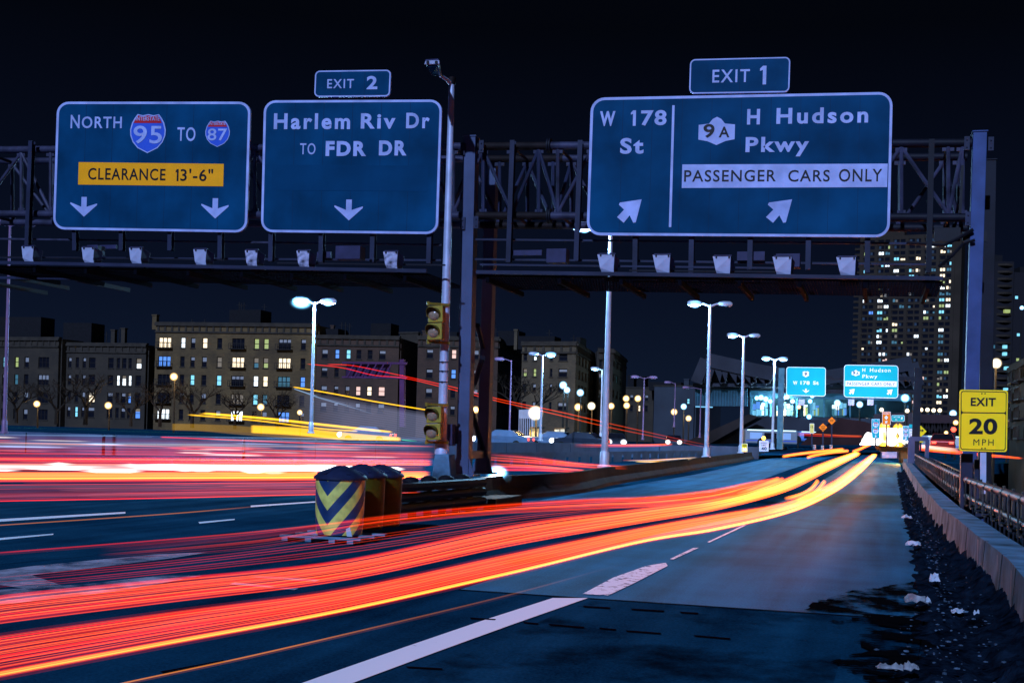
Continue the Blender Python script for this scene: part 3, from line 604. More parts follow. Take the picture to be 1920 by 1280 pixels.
# ------------------------------------------------------------------ foreground lamp pole, signals, pier
pier = thing('concrete_pier', G(820, 950), 'concrete block pier carrying the lamp pole behind the crash barrels', 'pier')
Yp = 25.2
def pslab(name, poly, Y, T, m, parent, bevel=0, **k):
    mb = MB(); mb.prism([Pl(x, y, Y) for x, y in poly], (0, T, 0)); return obj(name, mb, m, parent, bevel=bevel, **k)
pslab('lower_block', [(776, 896), (799, 895), (799, 935), (776, 935)], 24.9, 1.0, concrete, pier, .02)
o = pslab('lower_block', [(801, 896), (860, 896), (860, 935), (801, 935)], 24.88, 1.0, concrete, pier, .02)
bd = Board(24.88, 0, lambda y: 0)
for yy in (902, 906): bd.poly(o, 'reflector', [(816, yy), (824, yy), (824, yy+2), (816, yy+2)], .006, farwhite)
pslab('pedestal', [(809, 896), (845, 896), (841, 851), (815, 851)], 25.0, .42, concrete, pier, .02)
pslab('pier_base', [(776, 935), (930, 935), (930, 970), (776, 970)], 24.95, 2.0, concrete_br, pier, .02)
lp = thing('lamp_pole', Pl(828, 851, Yp), 'tall unlit lamp pole rising between the Harlem sign and the gantry column', 'lamp pole')
b0, b1 = Pl(828, 851, Yp), Pl(847, 157, Yp); mb = MB(); mb.tube([b0, b0+(b1-b0)*.5, b1], [.10, .085, .06], 20); mb.lathe(b0, [(.15, 0), (.15, .25), (.11, .3), (.11, .32)], 16); obj('pole', mb, galv, lp, True)
for y in (680, 697, 717): mb = MB(); q = b0+(b1-b0)*((851-y)/694.); mb.lathe(q, [(.105, 0), (.105, .02)], 16); mb.box(q+Vector((0, -.11, .01)), (.04, .03, .03)); obj('strap', mb, steel_dk, lp)
mb = MB(); mb.tube([Pl(846, 158, Yp), Pl(838, 150, Yp-.2), Pl(826, 142, Yp-.5)], [.05, .04, .035], 10); obj('arm', mb, galv, lp, True)
mb = MB(); mb.lathe(b1, [(.07, -.02), (.08, 0), (.08, .12), (.04, .14)], 12); obj('pole_cap', mb, rust, lp, True)
hd = [Pl(830, 146, Yp-.45), Pl(808, 142, Yp-.9), Pl(796, 120, Yp-1.5), Pl(823, 119, Yp-1.5)]
mb = MB(); mb.prism(hd, (0, 0, .10)); h_ = obj('lamp_head', mb, darkbox, lp, bevel=.03); mb = MB(); cc = sum(hd, Vector())/4; mb.prism([cc+(p-cc)*.75-Z*.012 for p in hd], (0, 0, .01)); obj('lens', mb, glass_dk, h_)
pslab('head_end', [(795, 121), (824, 120), (823, 113), (798, 114)], Yp-1.53, .05, lampbox, lp, .01)
mb = MB(); [mb.box(Pl(x, 117, Yp-1.55), (.05, .03, .05)) for x in (802, 818)]; obj('latch', mb, black, lp)

def signal(cx, y0, y1, label):
    Y = 24.75; t = thing('traffic_signal', Pl(cx, y1, Y), label, 'traffic signal', 'unlit two lamp signals on the lamp pole')
    h = (y1-y0)/2; k = 2400/26.2
    for i in range(2):
        ya = y0+i*h; cxx = cx-1.5*i
        s_ = pslab('signal_section', [(cxx-13, ya+1), (cxx+15, ya-.5), (cxx+15, ya+h-2), (cxx-13, ya+h-1)], Y, .2, signal_y, t, .015)
        c = Pl(cxx-1, ya+h/2, Y-.005); r = .125
        mb = MB(); n = 18; o0 = len(mb.v)
        # hood: open-bottomed visor
        vs = []; fs = []
        for j in range(n+1):
            a = math.radians(-25+230*j/n); e = Vector((math.cos(a), 0, math.sin(a))); ln = .06+.14*max(0, math.sin(a))
            for rr, dd in ((r*1.12, 0), (r*1.12, ln), (r*1.05, ln), (r*1.05, 0)): vs.append(c+e*rr-Vector((.10*dd, dd, 0)))
        for j in range(n):
            for q in range(4): fs.append((j*4+q, j*4+(q+1) % 4, (j+1)*4+(q+1) % 4, (j+1)*4+q))
        mb.add(vs, fs); obj('visor', mb, mat('visor_yellow', (0.10, 0.08, 0.012), .5), s_, True)
        mb = MB(); mb.lathe(c-Vector((0, .05, 0)), [(.01, -.012), (.06, -.006), (.1, .012), (r, .05)], 20, Vector((0, 1, 0))); obj('lens', mb, lensm, s_, True)
    for yy in (y0-4, y1+3):
        mb = MB(); a = Pl(cx, yy, Y+.1); mb.bar(a+Vector((-.12, 0, 0)), a+Vector((.22, .3, 0)), .05, .05); mb.lathe(a-Vector((.14, 0, 0)), [(.035, -.04), (.035, .04)], 8); obj('clamp', mb, mat('clamp_brass', (.25, .18, .03), .4, .4), t)
signal(815, 573, 638, 'upper yellow two lamp traffic signal clamped to the lamp pole'); signal(812, 762, 826, 'lower yellow two lamp traffic signal near the foot of the lamp pole')
pslab('switch_box', [(838, 795), (848, 795), (848, 835), (838, 835)], 25.3, .25, darkbox, lp, .01)
pslab('switch_box', [(849, 798), (855, 798), (854, 832), (848, 832)], 25.5, .2, rust, lp, .01)

# ------------------------------------------------------------------ crash barrels
by = mat('barrel_yellow', (0.050, 0.046, 0.003), .55, 0, .25, 4); bb = mat('barrel_black', (0.012, 0.018, 0.05), .5, 0, .4, 5)
def barrel_mat():
    m = bpy.data.materials.new('chevron_sheeting'); m.use_nodes = True; n = m.node_tree.nodes; l = m.node_tree.links; b = n['Principled BSDF']; b.inputs['Roughness'].default_value = .45
    tc = n.new('ShaderNodeTexCoord'); sp = n.new('ShaderNodeSeparateXYZ'); l.new(tc.outputs['Object'], sp.inputs[0])
    def M(op, a, b2=None, c=None):
        q = n.new('ShaderNodeMath'); q.operation = op
        for i, v in enumerate((a, b2, c)):
            if v is None: continue
            if isinstance(v, (int, float)): q.inputs[i].default_value = v
            else: l.new(v, q.inputs[i])
        return q.outputs[0]
    an = M('ARCTAN2', M('ADD', sp.outputs[0], .0), M('MULTIPLY', sp.outputs[1], -1)); aa = M('ABSOLUTE', M('SUBTRACT', an, -.12))
    ph = M('SUBTRACT', sp.outputs[2], M('MULTIPLY', aa, .40)); st = M('GREATER_THAN', M('FRACT', M('DIVIDE', M('ADD', ph, 4.06), .40)), .5)
    mx = n.new('ShaderNodeMix'); mx.data_type = 'RGBA'; l.new(st, mx.inputs[0]); mx.inputs[6].default_value = (.60, .58, .13, 1); mx.inputs[7].default_value = (.006, .035, .12, 1)
    no = n.new('ShaderNodeTexNoise'); no.inputs['Scale'].default_value = 7; no.inputs['Detail'].default_value = 8; rp = n.new('ShaderNodeValToRGB'); rp.color_ramp.elements[0].position = .3; rp.color_ramp.elements[0].color = (.55, .55, .6, 1); rp.color_ramp.elements[1].position = .6
    l.new(tc.outputs['Object'], no.inputs[0]); l.new(no.outputs[0], rp.inputs[0]); m2 = n.new('ShaderNodeMix'); m2.data_type = 'RGBA'; m2.blend_type = 'MULTIPLY'; m2.inputs[0].default_value = 1
    l.new(mx.outputs[2], m2.inputs[6]); l.new(rp.outputs[0], m2.inputs[7]); l.new(m2.outputs[2], b.inputs['Base Color']); return m
chev = barrel_mat()
def barrel(px, py, h, r, label, sheeted):
    base = G(px, py, .10); base.z = .10; t = thing('crash_barrel', base, label, 'crash barrel', 'sand filled crash barrels at the head of the median')
    mb = MB(); mb.lathe(base, [(r*.92, 0), (r*.97, h*.3), (r*.98, h*.5), (r, h*.8), (r*1.0, h*.9)], 36); obj('body', mb, chev if sheeted else by, t, True)
    mb = MB(); mb.lathe(base+Z*h*.89, [(r*1.08, 0), (r*1.08, .03), (r*1.03, .05), (r*.85, .09), (r*.5, .145), (r*.12, .175), (.01, .18)], 36)
    for k in range(6):
        a = k*math.pi/3+.2; e = Vector((math.cos(a), math.sin(a), 0)); mb.bar(base+e*r*.95+Z*(h*.89+.075), base+e*r*.15+Z*(h*.89+.18), .05, .025)
    obj('lid', mb, bb, t, True); return t, base
t1, base1 = barrel(636, 1000, .86, .35, 'front crash barrel with yellow and dark blue chevrons', True)
barrel(676, 990, .86, .35, 'plain yellow crash barrel directly behind the chevron barrel', False)
barrel(711, 984, .84, .34, 'rearmost plain yellow crash barrel nearest the median wall', False)
mb = MB(); q = base1+Vector((.30, -.36, 0)); mb.add([q+Vector((-.03, 0, .0)), q+Vector((.05, 0, 0)), q+Vector((.02, -.02, .13)), q+Vector((-.06, .03, .1))], [(0, 1, 2, 3)]); obj('peeled_sheet', mb, paper, t1)
pal = thing('timber_skid', G(636, 1004), 'low timber skid under the chevron crash barrel', 'skid')
mb = MB()
for dx in (-.55, -.2, .15, .42): mb.box(base1+Vector((dx, -.05, -.055)), (.09, 1.1, .05))
obj('runner', mb, concrete, pal); mb = MB()
for dy in (-.5, 0, .4): mb.box(base1+Vector((-.05, dy, -.02)), (1.2, .10, .03))
obj('slat', mb, concrete, pal)
# dark folded guardrail cushion behind the barrels
cush = thing('crash_cushion', G(800, 975), 'dark ribbed crash cushion between the barrels and the median wall', 'crash cushion')
A = G(742, 978); B = G(905, 958); 
dr = (B-A).normalized(); nn = Vector((-dr.y, dr.x, 0))
mb = MB(); 
for hz in (.22, .40, .58):
    pts = [A+(B-A)*k/20+Z*(hz) for k in range(21)]; mb.tube(pts, .085, 8)
obj('corrugated_panel', mb, black, cush, True)
for k in range(6):
    mb = MB(); q = A+(B-A)*(k+.3)/6; mb.box(q+nn*.1+Z*.33, (.12, .12, .66)); obj('post', mb, steel_dk, cush)
for k in range(5): mb = MB(); mb.ball(A+(B-A)*(k+.5)/5+nn*.3+Z*.66, .16, 6, sc=(1, 1, .5)); obj('cover', mb, black, cush, True)

# ------------------------------------------------------------------ median wall (jersey barrier), curving away to the right
mtop = [(858, 905), (920, 893), (1000, 889), (1080, 884), (1133, 876), (1230, 866), (1325, 856), (1400, 848), (1440, 842), (1475, 839)]
MZ = .55
mp_ = [G(x, y, MZ) for x, y in mtop]; mp_ = [Vector(q) for q in crs([tuple(p) for p in mp_], 40)]
mb = MB(); prof = [(-.30, 0), (-.28, .10), (-.13, .26), (-.09, MZ), (.09, MZ), (.13, .26), (.28, .10), (.30, 0)]
for i, p in enumerate(mp_):
    d = (mp_[min(i+1, 39)]-mp_[max(i-1, 0)]); n = Vector((d.y, -d.x, 0)).normalized()
    mb.v += [Vector((p.x, p.y, 0))+n*(-a)+Z*h for a, h in prof]
for i in range(39):
    for j in range(7): mb.f.append([i*8+j, i*8+j+1, (i+1)*8+j+1, (i+1)*8+j]); mb.m.append(0)
mb.f += [list(range(8)), list(range(39*8, 40*8))]; mb.m += [0, 0]
mw = obj('median_wall', mb, concrete_br, label='brown stained concrete median wall curving beside the carriageway', cat='barrier')

# ------------------------------------------------------------------ far carriageway: upper road and its retaining wall
UZ = .93
wall_px = [(-80, 806), (200, 815), (460, 822), (700, 826), (880, 829), (1000, 830), (1120, 831), (1235, 834), (1330, 836), (1420, 838)]
wl = [G(x, y, UZ) for x, y in wall_px]
WT = UZ; UZ = .28
mb = MB(); mb.prism([(p.x, p.y, UZ) for p in wl]+[(wl[-1].x+20, wl[-1].y+150, UZ), (wl[-1].x, 420, UZ), (-260, 420, UZ), (wl[0].x-60, wl[0].y+10, UZ)], (0, 0, -.05)); obj('upper_road', mb, asphalt, kind='structure')
mb = MB()
for a, b in zip(wl, wl[1:]):
    d = (b-a); n = max(1, int(d.length/4)); 
    for k in range(n):
        p, q = a+d*k/n, a+d*(k+.985)/n; nv = Vector((d.y, -d.x, 0)).normalized()*.25
        mb.hexa([Vector((p.x, p.y, 0))+nv, Vector((q.x, q.y, 0))+nv, Vector((q.x, q.y, 0))-nv*.2, Vector((p.x, p.y, 0))-nv*.2, p+nv+Z*.02, q+nv+Z*.02, q-nv*.2+Z*.02, p-nv*.2+Z*.02])
obj('retaining_wall', mb, concrete_bl, label='pale concrete retaining wall of panels across the far side of the road', cat='wall')
# second low barrier with block gaps in front of it
mb = MB(); q0, q1 = G(900, 862, .3), G(1330, 852, .3)
for k in range(22):
    a, b = q0+(q1-q0)*k/22, q0+(q1-q0)*(k+.72)/22; mb.hexa([Vector((a.x, a.y, 0)), Vector((b.x, b.y, 0)), Vector((b.x, b.y+.3, 0)), Vector((a.x, a.y+.3, 0)), Vector((a.x, a.y, .45)), Vector((b.x, b.y, .45)), Vector((b.x, b.y+.3, .45)), Vector((a.x, a.y+.3, .45))])
mb.hexa([Vector((q0.x, q0.y-.02, .45)), Vector((q1.x, q1.y-.02, .45)), Vector((q1.x, q1.y+.32, .45)), Vector((q0.x, q0.y+.32, .45)), Vector((q0.x, q0.y-.02, .62)), Vector((q1.x, q1.y-.02, .62)), Vector((q1.x, q1.y+.32, .62)), Vector((q0.x, q0.y+.32, .62))])
obj('slotted_barrier', mb, concrete_bl, label='low concrete barrier with square gaps, in front of the retaining wall', cat='barrier')

# ------------------------------------------------------------------ street lamps
LB = (0.28, 0.62, 1.0); LW = (1.0, 0.66, 0.26)
eb = softlamp('cold_lamp', LB, 16); ew = softlamp('sodium_lamp', (1, .58, .20), 12); ewh = softlamp('white_lamp', (1, .80, .52), 16)
ebs = softlamp('cold_lamp_strong', (.16, .55, 1.0), 44, 18)
polem = mat('lamp_pole_grey', (0.40, 0.44, 0.55), .45, .3, .2, 2); polep = mat('lamp_pole_purple', (0.20, 0.12, 0.22), .5, .2, .2, 2)
def street_lamp(xb, yb, xt, yt, depth, label, left=None, right=None, rad=.09, m=None, group='street lamps on tall poles', energy=2600, base_z=None):
    """left/right: (dx px, lit) luminaire offsets from the pole"""
    b = D(xb, yb, depth); tp = D(xt, yt, depth); top = Vector((b.x, b.y, tp.z)); m = m or polem
    t = thing('street_lamp', b, label, 'street lamp', group); mb = MB()
    mb.tube([b, b+(top-b)*.5, top], [rad, rad*.8, rad*.55], 14); mb.lathe(b, [(rad*2, 0), (rad*2, .06), (rad*1.4, .08), (rad*1.3, .5), (rad, .55)], 14); obj('pole', mb, m, t, True)
    k = depth/F
    for sd in (left, right):
        if not sd: continue
        dx, lit, dy = sd[0], sd[1], (sd[2] if len(sd) > 2 else 0)
        e = R0*(dx*k) - Z*(dy*k); sgn = 1 if dx > 0 else -1
        mb = MB(); mb.tube([top-Z*.1, top+e*.5+Z*.06, top+e*.75+Z*.05], [rad*.5, rad*.4, rad*.35], 8); obj('arm', mb, m, t, True)
        c = top+e; mb = MB(); mb.lathe(c-R0*sgn*.38+Z*.05, [(.05, 0), (.12, .08), (.16, .3), (.16, .65), (.08, .78)], 12, R0*sgn); hd_ = obj('lamp_head', mb, m, t, True)
        mb = MB()
        if lit: 
            r = lit if lit is not True else .2
            mb.ball(c-Z*.06, r*1.7, 12, sc=(1, 1, .7 if r < .5 else 1)); obj('lens', mb, ebs if energy > 1500 else eb, hd_, True)  # ball larger than the lens, its outer part is painted glow
            if energy: lamp_light(t, c-Z*.35, energy, LB, .12)
        else: mb.box(c-Z*.09, (.4, .2, .04), (R0, fw, Z)); obj('lens', mb, glass_dk, hd_)
    return t
street_lamp(583, 812, 587, 566, 62, 'tall street lamp with the dazzling blue white head in front of the apartment block', (-25, .44), (25, .20), energy=5000)
street_lamp(1133, 876, 1147, 425, 43, 'thick lamp pole rising behind the W 178 St sign from the median wall', (-50, .16, 4), None, .12, energy=2600)
street_lamp(1324, 857, 1330, 571, 69, 'nearest double arm street lamp on the median wall, left head lit', (-29, .22), (27, False), .13)
street_lamp(1389, 849, 1395, 630, 88, 'second double arm street lamp on the median wall, left head lit', (-21, .22), (19, False), .13)
street_lamp(1448, 842, 1454, 673, 112, 'third double arm street lamp on the median wall, both heads lit', (-16, .26), (15, .22), .13)
street_lamp(1013, 826, 1016, 665, 95, 'double arm street lamp in front of the corner building, right head lit', (-16, False), (15, .26), .11)
street_lamp(1126, 822, 1128, 692, 118, 'street lamp just left of the thick pole with one small lit head', (-14, .16), None, .10, energy=400)
street_lamp(8, 812, 16, 420, 52, 'pinkish lamp pole at the left edge of the photo', (-20, False), (30, False), .085, polep)
def dim_lamp(xb, yb, xt, yt, depth, dxs, label):
    street_lamp(xb, yb, xt, yt, depth, label, *[(dx, False) for dx in dxs], rad=.08, m=polep, group='unlit purple lamp poles')
dim_lamp(955, 818, 958, 675, 100, (-22,), 'unlit purple lamp pole beside the gantry column')
dim_lamp(1205, 824, 1208, 708, 120, (-17, 16), 'unlit double arm purple pole before the low roofs')
dim_lamp(1264, 800, 1267, 718, 140, (-14,), 'unlit thin pole above the pair of headlights')
dim_lamp(1312, 820, 1315, 728, 140, (-28,), 'unlit thin pole left of the terminal ramp')
mb = MB(); c = Pl(932, 886, 29.3); 
t = thing('headlight_glare', c-Z*.12, 'dazzling white car headlight glare above the median wall beside the gantry column', 'lamp'); mb.ball(c, .40, 12, sc=(1, 1, .8)); obj('bulb_halo', mb, ebs, t, True); mb = MB(); mb.box(c-Z*.13, (.16, .12, .08)); obj('added_base', mb, black, t); lamp_light(t, c+Vector((0, -.3, .1)), 150, (.8, .9, 1), .1)  # lamp, base and point light added in place of a car headlight
def globe(x, y, r, depth, label, m, ground=None, energy=0, pole=True, col=LW):
    c = D(x, y, depth); g = UZ if ground is None else ground
    t = thing('globe_lamp', (c.x, c.y, g), label, 'street lamp', 'glowing lamps along the far streets'); mb = MB(); mb.ball(c, r*1.4*depth/F, 12); obj('bulb_halo', mb, m, t, True)
    mb = MB(); b = Vector((c.x, c.y+.3, g)); mb.tube([b, b+Z*(c.z-g-.5), Vector((c.x, c.y+.1, c.z+.1))], [.12, .08, .06], 8); obj('post', mb, mat('sodium_post', (.02, .016, .012), .5, 0, .2, 2), t, True)
    if energy: lamp_light(t, c-Vector((0, 1.2, .2)), energy, col, .3)
    return t
for a in ((69, 757, 5.5, 175, 'warm street lamp in front of the dark left building, above the bare tree', ew, None, 700), (203, 760, 6, 175, 'warm street lamp in front of the dim windows right of the bare tree', ew, None, 700), (326, 706, 6.5, 165, 'tall warm street lamp on a lit pole before the yellow building', ew, None, 1500),
          (489, 763, 6, 170, 'warm street lamp above the yellow light band', ew, None, 700), (562, 773, 4.5, 170, 'small warm lamp left of the tall blue lamp pole', ew, None, 300), (892, 768, 6, 120, 'warm lamp glowing between the two gantry columns', ew, None, 500),
          (1004, 774, 12, 110, 'largest warm white lamp near the white shelter', ewh, None, 1500), (1084, 763, 6.5, 150, 'warm lamp below the pair of blue floodlights', ew, None, 700), (1109, 761, 6.5, 150, 'pinkish white lamp right of the warm lamp below the blue floodlights', ewh, None, 600),
          (1146, 761, 5.5, 150, 'warm lamp just right of the thick lamp pole', ew, None, 300), (1174, 747, 5.5, 170, 'upper left of the three clustered warm lamps', ew, None, 300), (1175, 760, 5.5, 160, 'lower one of the three clustered warm lamps', ew, None, 300), (1196, 747, 5.5, 170, 'upper right of the three clustered warm lamps', ew, None, 300),
          (1264, 772, 5.5, 190, 'warm lamp above the twin headlights', ew, None, 300), (1291, 784, 5, 190, 'warm lamp at the foot of the terminal ramp', ew, None, 200), (1868, 681, 8.5, 90, 'large warm white lamp right of the gantry column', ewh, -6, 900), (1890, 783, 6, 120, 'warm lamp just right of the yellow exit sign', ew, -6, 300),
          (1792, 792, 4.5, 130, 'small warm lamp left of the yellow exit sign', ew, -6, 0), (1774, 811, 3.5, 140, 'tiny warm lamp above the white bus', ew, -6, 0), (1498, 763, 3.5, 200, 'small orange lamp under the W 178 St sign', ew, None, 0)):
    globe(*a)
for a in ((1056, 722, 6.5, 130, 'left of the two blue floodlights before the corner building', eb, None, 600), (1063, 731, 5.5, 130, 'middle blue floodlight just below the brighter one', eb, None, 0), (1088, 736, 6, 132, 'right blue floodlight before the corner building', eb, None, 500), (1282, 762, 5, 190, 'blue lamp beside the low roofs', eb, None, 300),
          (1697, 746, 9, 150, 'large dazzling blue white lamp right of the far H Hudson sign', ebs, 0, 900), (1787, 775, 6, 150, 'blue white lamp at the foot of the apartment tower', eb, -6, 300), (1916, 577, 3.5, 260, 'small blue lamp high at the right edge', eb, -6, 0),
          (1570, 755, 5.5, 200, 'blue white lamp between the two far signs', eb, 1, 300), (1612, 758, 5.5, 200, 'blue white lamp under the far H Hudson sign', eb, 1, 300)):
    globe(*a, col=LB)

# ------------------------------------------------------------------ far overhead signs on their own gantry
YG = 80.0
tealsign = mat('far_sign_teal2', (0.0, 0.42, 0.47), 0.5, 0, 0.12, .6)
fg = thing('far_sign_gantry', Pl(1710, 850, YG), 'dark far gantry post and arm holding the two teal signs', 'gantry')
mb = MB(); mb.bar(Pl(1716, 850, YG+.5), Pl(1722, 690, YG+.5), .45, .45); obj('column', mb, steel_dk, fg)
mb = MB(); mb.bar(Pl(1455, 706, YG+.5), Pl(1720, 710, YG+.5), .2, .25); mb.bar(Pl(1455, 733, YG+.5), Pl(1720, 735, YG+.5), .2, .25); obj('truss_beam', mb, steel_dk, fg)
mb = MB(); mb.bar(Pl(1462, 842, YG+.5), Pl(1466, 690, YG+.5), .35, .35); obj('column', mb, mat('teal_pole', (.05, .13, .17), .5), fg)
for x in (1511, 1605, 1660): lamp_light(fg, Pl(x, 752, YG-2.6), 90, (.75, .95, 1), .3)
for x in (1503, 1596, 1632): mb = MB(); mb.box(Pl(x, 754, YG-1), (.35, .3, .35)); obj('sign_light_box', mb, lampbox, fg); 
t, bd = overhead_sign('highway_sign', [(1474.5, 687.5), (1548.5, 688.5), (1548, 743), (1474, 741)], 5, YG, 1.1, 'far teal sign reading W 178 St under a route 9 shield', 'road sign', tealsign, farwhite, lambda y: .02)
o = bd.poly(t, 'route_shield', [(1505, 697), (1508, 695.5), (1511, 696.5), (1514, 695.5), (1517, 697), (1516.5, 701), (1517, 704), (1511, 707), (1505, 704), (1505.5, 701)], .02, farwhite); bd.text(o, '9', (1508.8, 698, 1513, 704), .04, sblk)
bd.text(t, 'W', (1487, 714, 1495, 721), .02, farwhite, .03); bd.text(t, '178', (1501, 714, 1518, 721), .02, farwhite, .03); bd.text(t, 'St', (1524.5, 714, 1535, 721), .02, farwhite, .03)
bd.poly(t, 'arrow', arrow_down(1511, 732.5, 13, 8.5), .02, farwhite)
t, bd = overhead_sign('highway_sign', [(1582.5, 683.5), (1684.5, 685), (1684, 746.5), (1582, 744.5)], 6, YG, 1.1, 'far teal sign reading H Hudson Pkwy passenger cars only', 'road sign', tealsign, farwhite, lambda y: .012)
o = bd.poly(t, 'route_shield', ny_shield(1604.5, 699, 15, 12), .02, farwhite); bd.text(o, '9', (1599, 696, 1603.5, 702), .04, sblk, .01); bd.text(o, 'A', (1605.5, 697.5, 1610, 702), .04, sblk, .01)
bd.text(t, 'H', (1617, 690, 1622.5, 697), .02, farwhite, .02); bd.text(t, 'Hudson', (1631, 690, 1670, 697.5), .02, farwhite, .02, 1.25); bd.text(t, 'Pkwy', (1617, 702, 1645, 711), .02, farwhite, .02, 1.2)
bd.poly(t, 'white_strip', [(1585, 714), (1681.5, 714), (1681.5, 724.5), (1585, 724.5)], .02, farwhite); bd.text(t, 'PASSENGER CARS ONLY', (1588, 716.5, 1678, 722.5), .04, sblk, .0, 1.1)
bd.poly(t, 'arrow', arrow_ur(1597, 734, 11, 10.5), .02, farwhite); bd.poly(t, 'arrow', arrow_ur(1668, 735, 11, 10.5), .02, farwhite)

# yellow exit speed sign on its two posts
YE = 23.6
es = thing('exit_speed_sign', Pl(1843, 960, YE), 'yellow sign reading EXIT 20 MPH on a steel post at the right parapet', 'road sign')
bd = Board(YE, .02, lambda y: .012)
bd.poly(es, 'panel', rrect([(1799, 730), (1890, 731.5), (1888, 847), (1798, 845)], 5), 0, syel2, .03, False)
bd.poly(es, 'black_line', rrect([(1801.5, 732.5), (1887.5, 734), (1885.5, 844.5), (1800.5, 842.5)], 5), .004, sblk, 0, False)
bd.poly(es, 'upper_field', rrect([(1803, 734.2), (1886, 735.6), (1885.6, 773.2), (1802.8, 772)], 4), .008, syel2, 0, False)
bd.poly(es, 'lower_field', rrect([(1802.6, 774.2), (1885.6, 775.3), (1884, 843), (1802, 841)], 4), .008, syel2, 0, False)
bd.text(es, 'EXIT', (1820, 745.5, 1867, 761), .014, sblk, .03, 1.1); bd.text(es, '20', (1817, 784, 1870, 814), .014, sblk, .035, 1.05); bd.text(es, 'MPH', (1825, 823, 1863, 834.5), .014, sblk, .0, 1.3)
mb = MB(); a, b = Pl(1844, 738, YE+.06), Pl(1843, 925, YE+.06); mb.bar(a, b, .10, .05, Vector((0, 1, 0))); obj('post', mb, galv, es)
mb = MB(); [mb.lathe(Pl(x, y, YE-.012), [(.012, -.006), (.012, .004)], 8, Vector((0, 1, 0))) for x, y in ((1841, 737.5), (1847, 737.5), (1841, 840), (1847, 840))]; obj('bolt', mb, black, es)
mb = MB(); a, b = Pl(1812, 850, YE+.5), Pl(1810, 972, YE+.5); mb.bar(a, b, .2, .3, Vector((0, 1, 0))); mb.bar(a+Vector((.2, .1, -.1)), b+Vector((.2, .1, 0)), .12, .1, Vector((0, 1, 0))); mb.bar(Pl(1800, 960, YE+.45), Pl(1850, 960, YE+.45), .5, .12); obj('support_bracket', mb, steel, es)
# fence panels and lower road beyond the right parapet
fencem = mat('blue_fence_panel', (.05, .08, .16), .5, .2, .4, 3)
def fence(pts, z, h, label, npanel):
    P = [G(x, y, z) for x, y in pts]; P = [Vector(q) for q in crs([tuple(p) for p in P], npanel+1)]
    t = thing('railing', P[0]-Z*h, label, 'railing'); mb = MB(); mb.tube(P, .045, 8); obj('top_rail', mb, railpaint, t, True)
    mb = MB()
    for a, b in zip(P, P[1:]): mb.hexa([a-Z*.1, b-Z*.1, b-Z*.1+Vector((.03, .03, 0)), a-Z*.1+Vector((.03, .03, 0)), a-Z*h, b-Z*h, b-Z*h+Vector((.03, .03, 0)), a-Z*h+Vector((.03, .03, 0))])
    obj('panel', mb, fencem, t)
    for p in P[:60]: mb = MB(); mb.bar(p-Vector((.03, .03, h+.4)), p-Vector((.03, .03, .05)), .06, .06); obj('post', mb, steel_dk, t)
fence([(1742, 857), (1780, 874), (1820, 893), (1866, 915), (1925, 946), (1990, 985)], .2, 1.0, 'blue panelled railing of the side road beyond the right parapet', 34)
mb = MB(); a0, a1 = G(1700, 850, -.3), G(1960, 868, -.3)
t = thing('railing', a0-Z, 'far brown railing with a red glow along the side road', 'railing')
mb.bar(a0, a1, .2, .35); obj('top_rail', mb, concrete_br, t); mb = MB(); mb.bar(a0-Z*1.0, a1-Z*1.0, .2, 1.1); obj('panel', mb, black, t)
for k in range(24): mb = MB(); q = a0+(a1-a0)*k/23; mb.bar(q-Z*1.8+Vector((0, -.2, 0)), q+Z*.1+Vector((0, -.2, 0)), .14, .14); obj('post', mb, rust, t)
mb = MB(); b0_, b1_ = G(1742, 862, -1.2), G(1960, 960, -1.2); mb.prism([tuple(G(1745, 890, -2.2)), tuple(G(1990, 1040, -2.2)), tuple(G(1990, 905, -2.2)), tuple(G(1745, 858, -2.2))], (0, 0, -.4)); obj('side_road', mb, asphalt, kind='structure')
#@@PART2
# ------------------------------------------------------------------ buildings
brick_y = brickmat('yellow_brick', (.105, .062, .018), (.080, .046, .012), (.055, .036, .012), 1.2)
brick_r = brickmat('red_brick', (.055, .025, .013), (.044, .020, .010), (.03, .016, .010), 1.2)
brick_d = brickmat('dim_brick', (.030, .020, .010), (.024, .016, .008), (.022, .015, .009), 1.2)
brick_t = brickmat('tan_brick', (.085, .060, .030), (.066, .046, .023), (.05, .035, .018), 1.2)
trim = mat('stone_trim', (.032, .026, .020), .8, 0, .3, 1); roofdk = mat('dark_roof', (.008, .008, .010), .9); iron = mat('fire_escape_iron', (.010, .009, .010), .6)
LIT = [emat('lit_warm', (1, .80, .52), 1.5), emat('lit_white', (.85, .95, 1.0), 1.8), emat('lit_cyan', (.25, .75, .95), 1.0), emat('lit_blue', (.12, .35, 1.0), .8), emat('lit_green', (.60, .72, .22), .5), emat('lit_dim', (.45, .35, .22), .25), emat('lit_teal_dim', (.08, .28, .36), .35), emat('lit_pink', (1, .62, .50), .9)]
blindm = mat('window_blind', (.30, .29, .28), .8, 0, .1, 3)
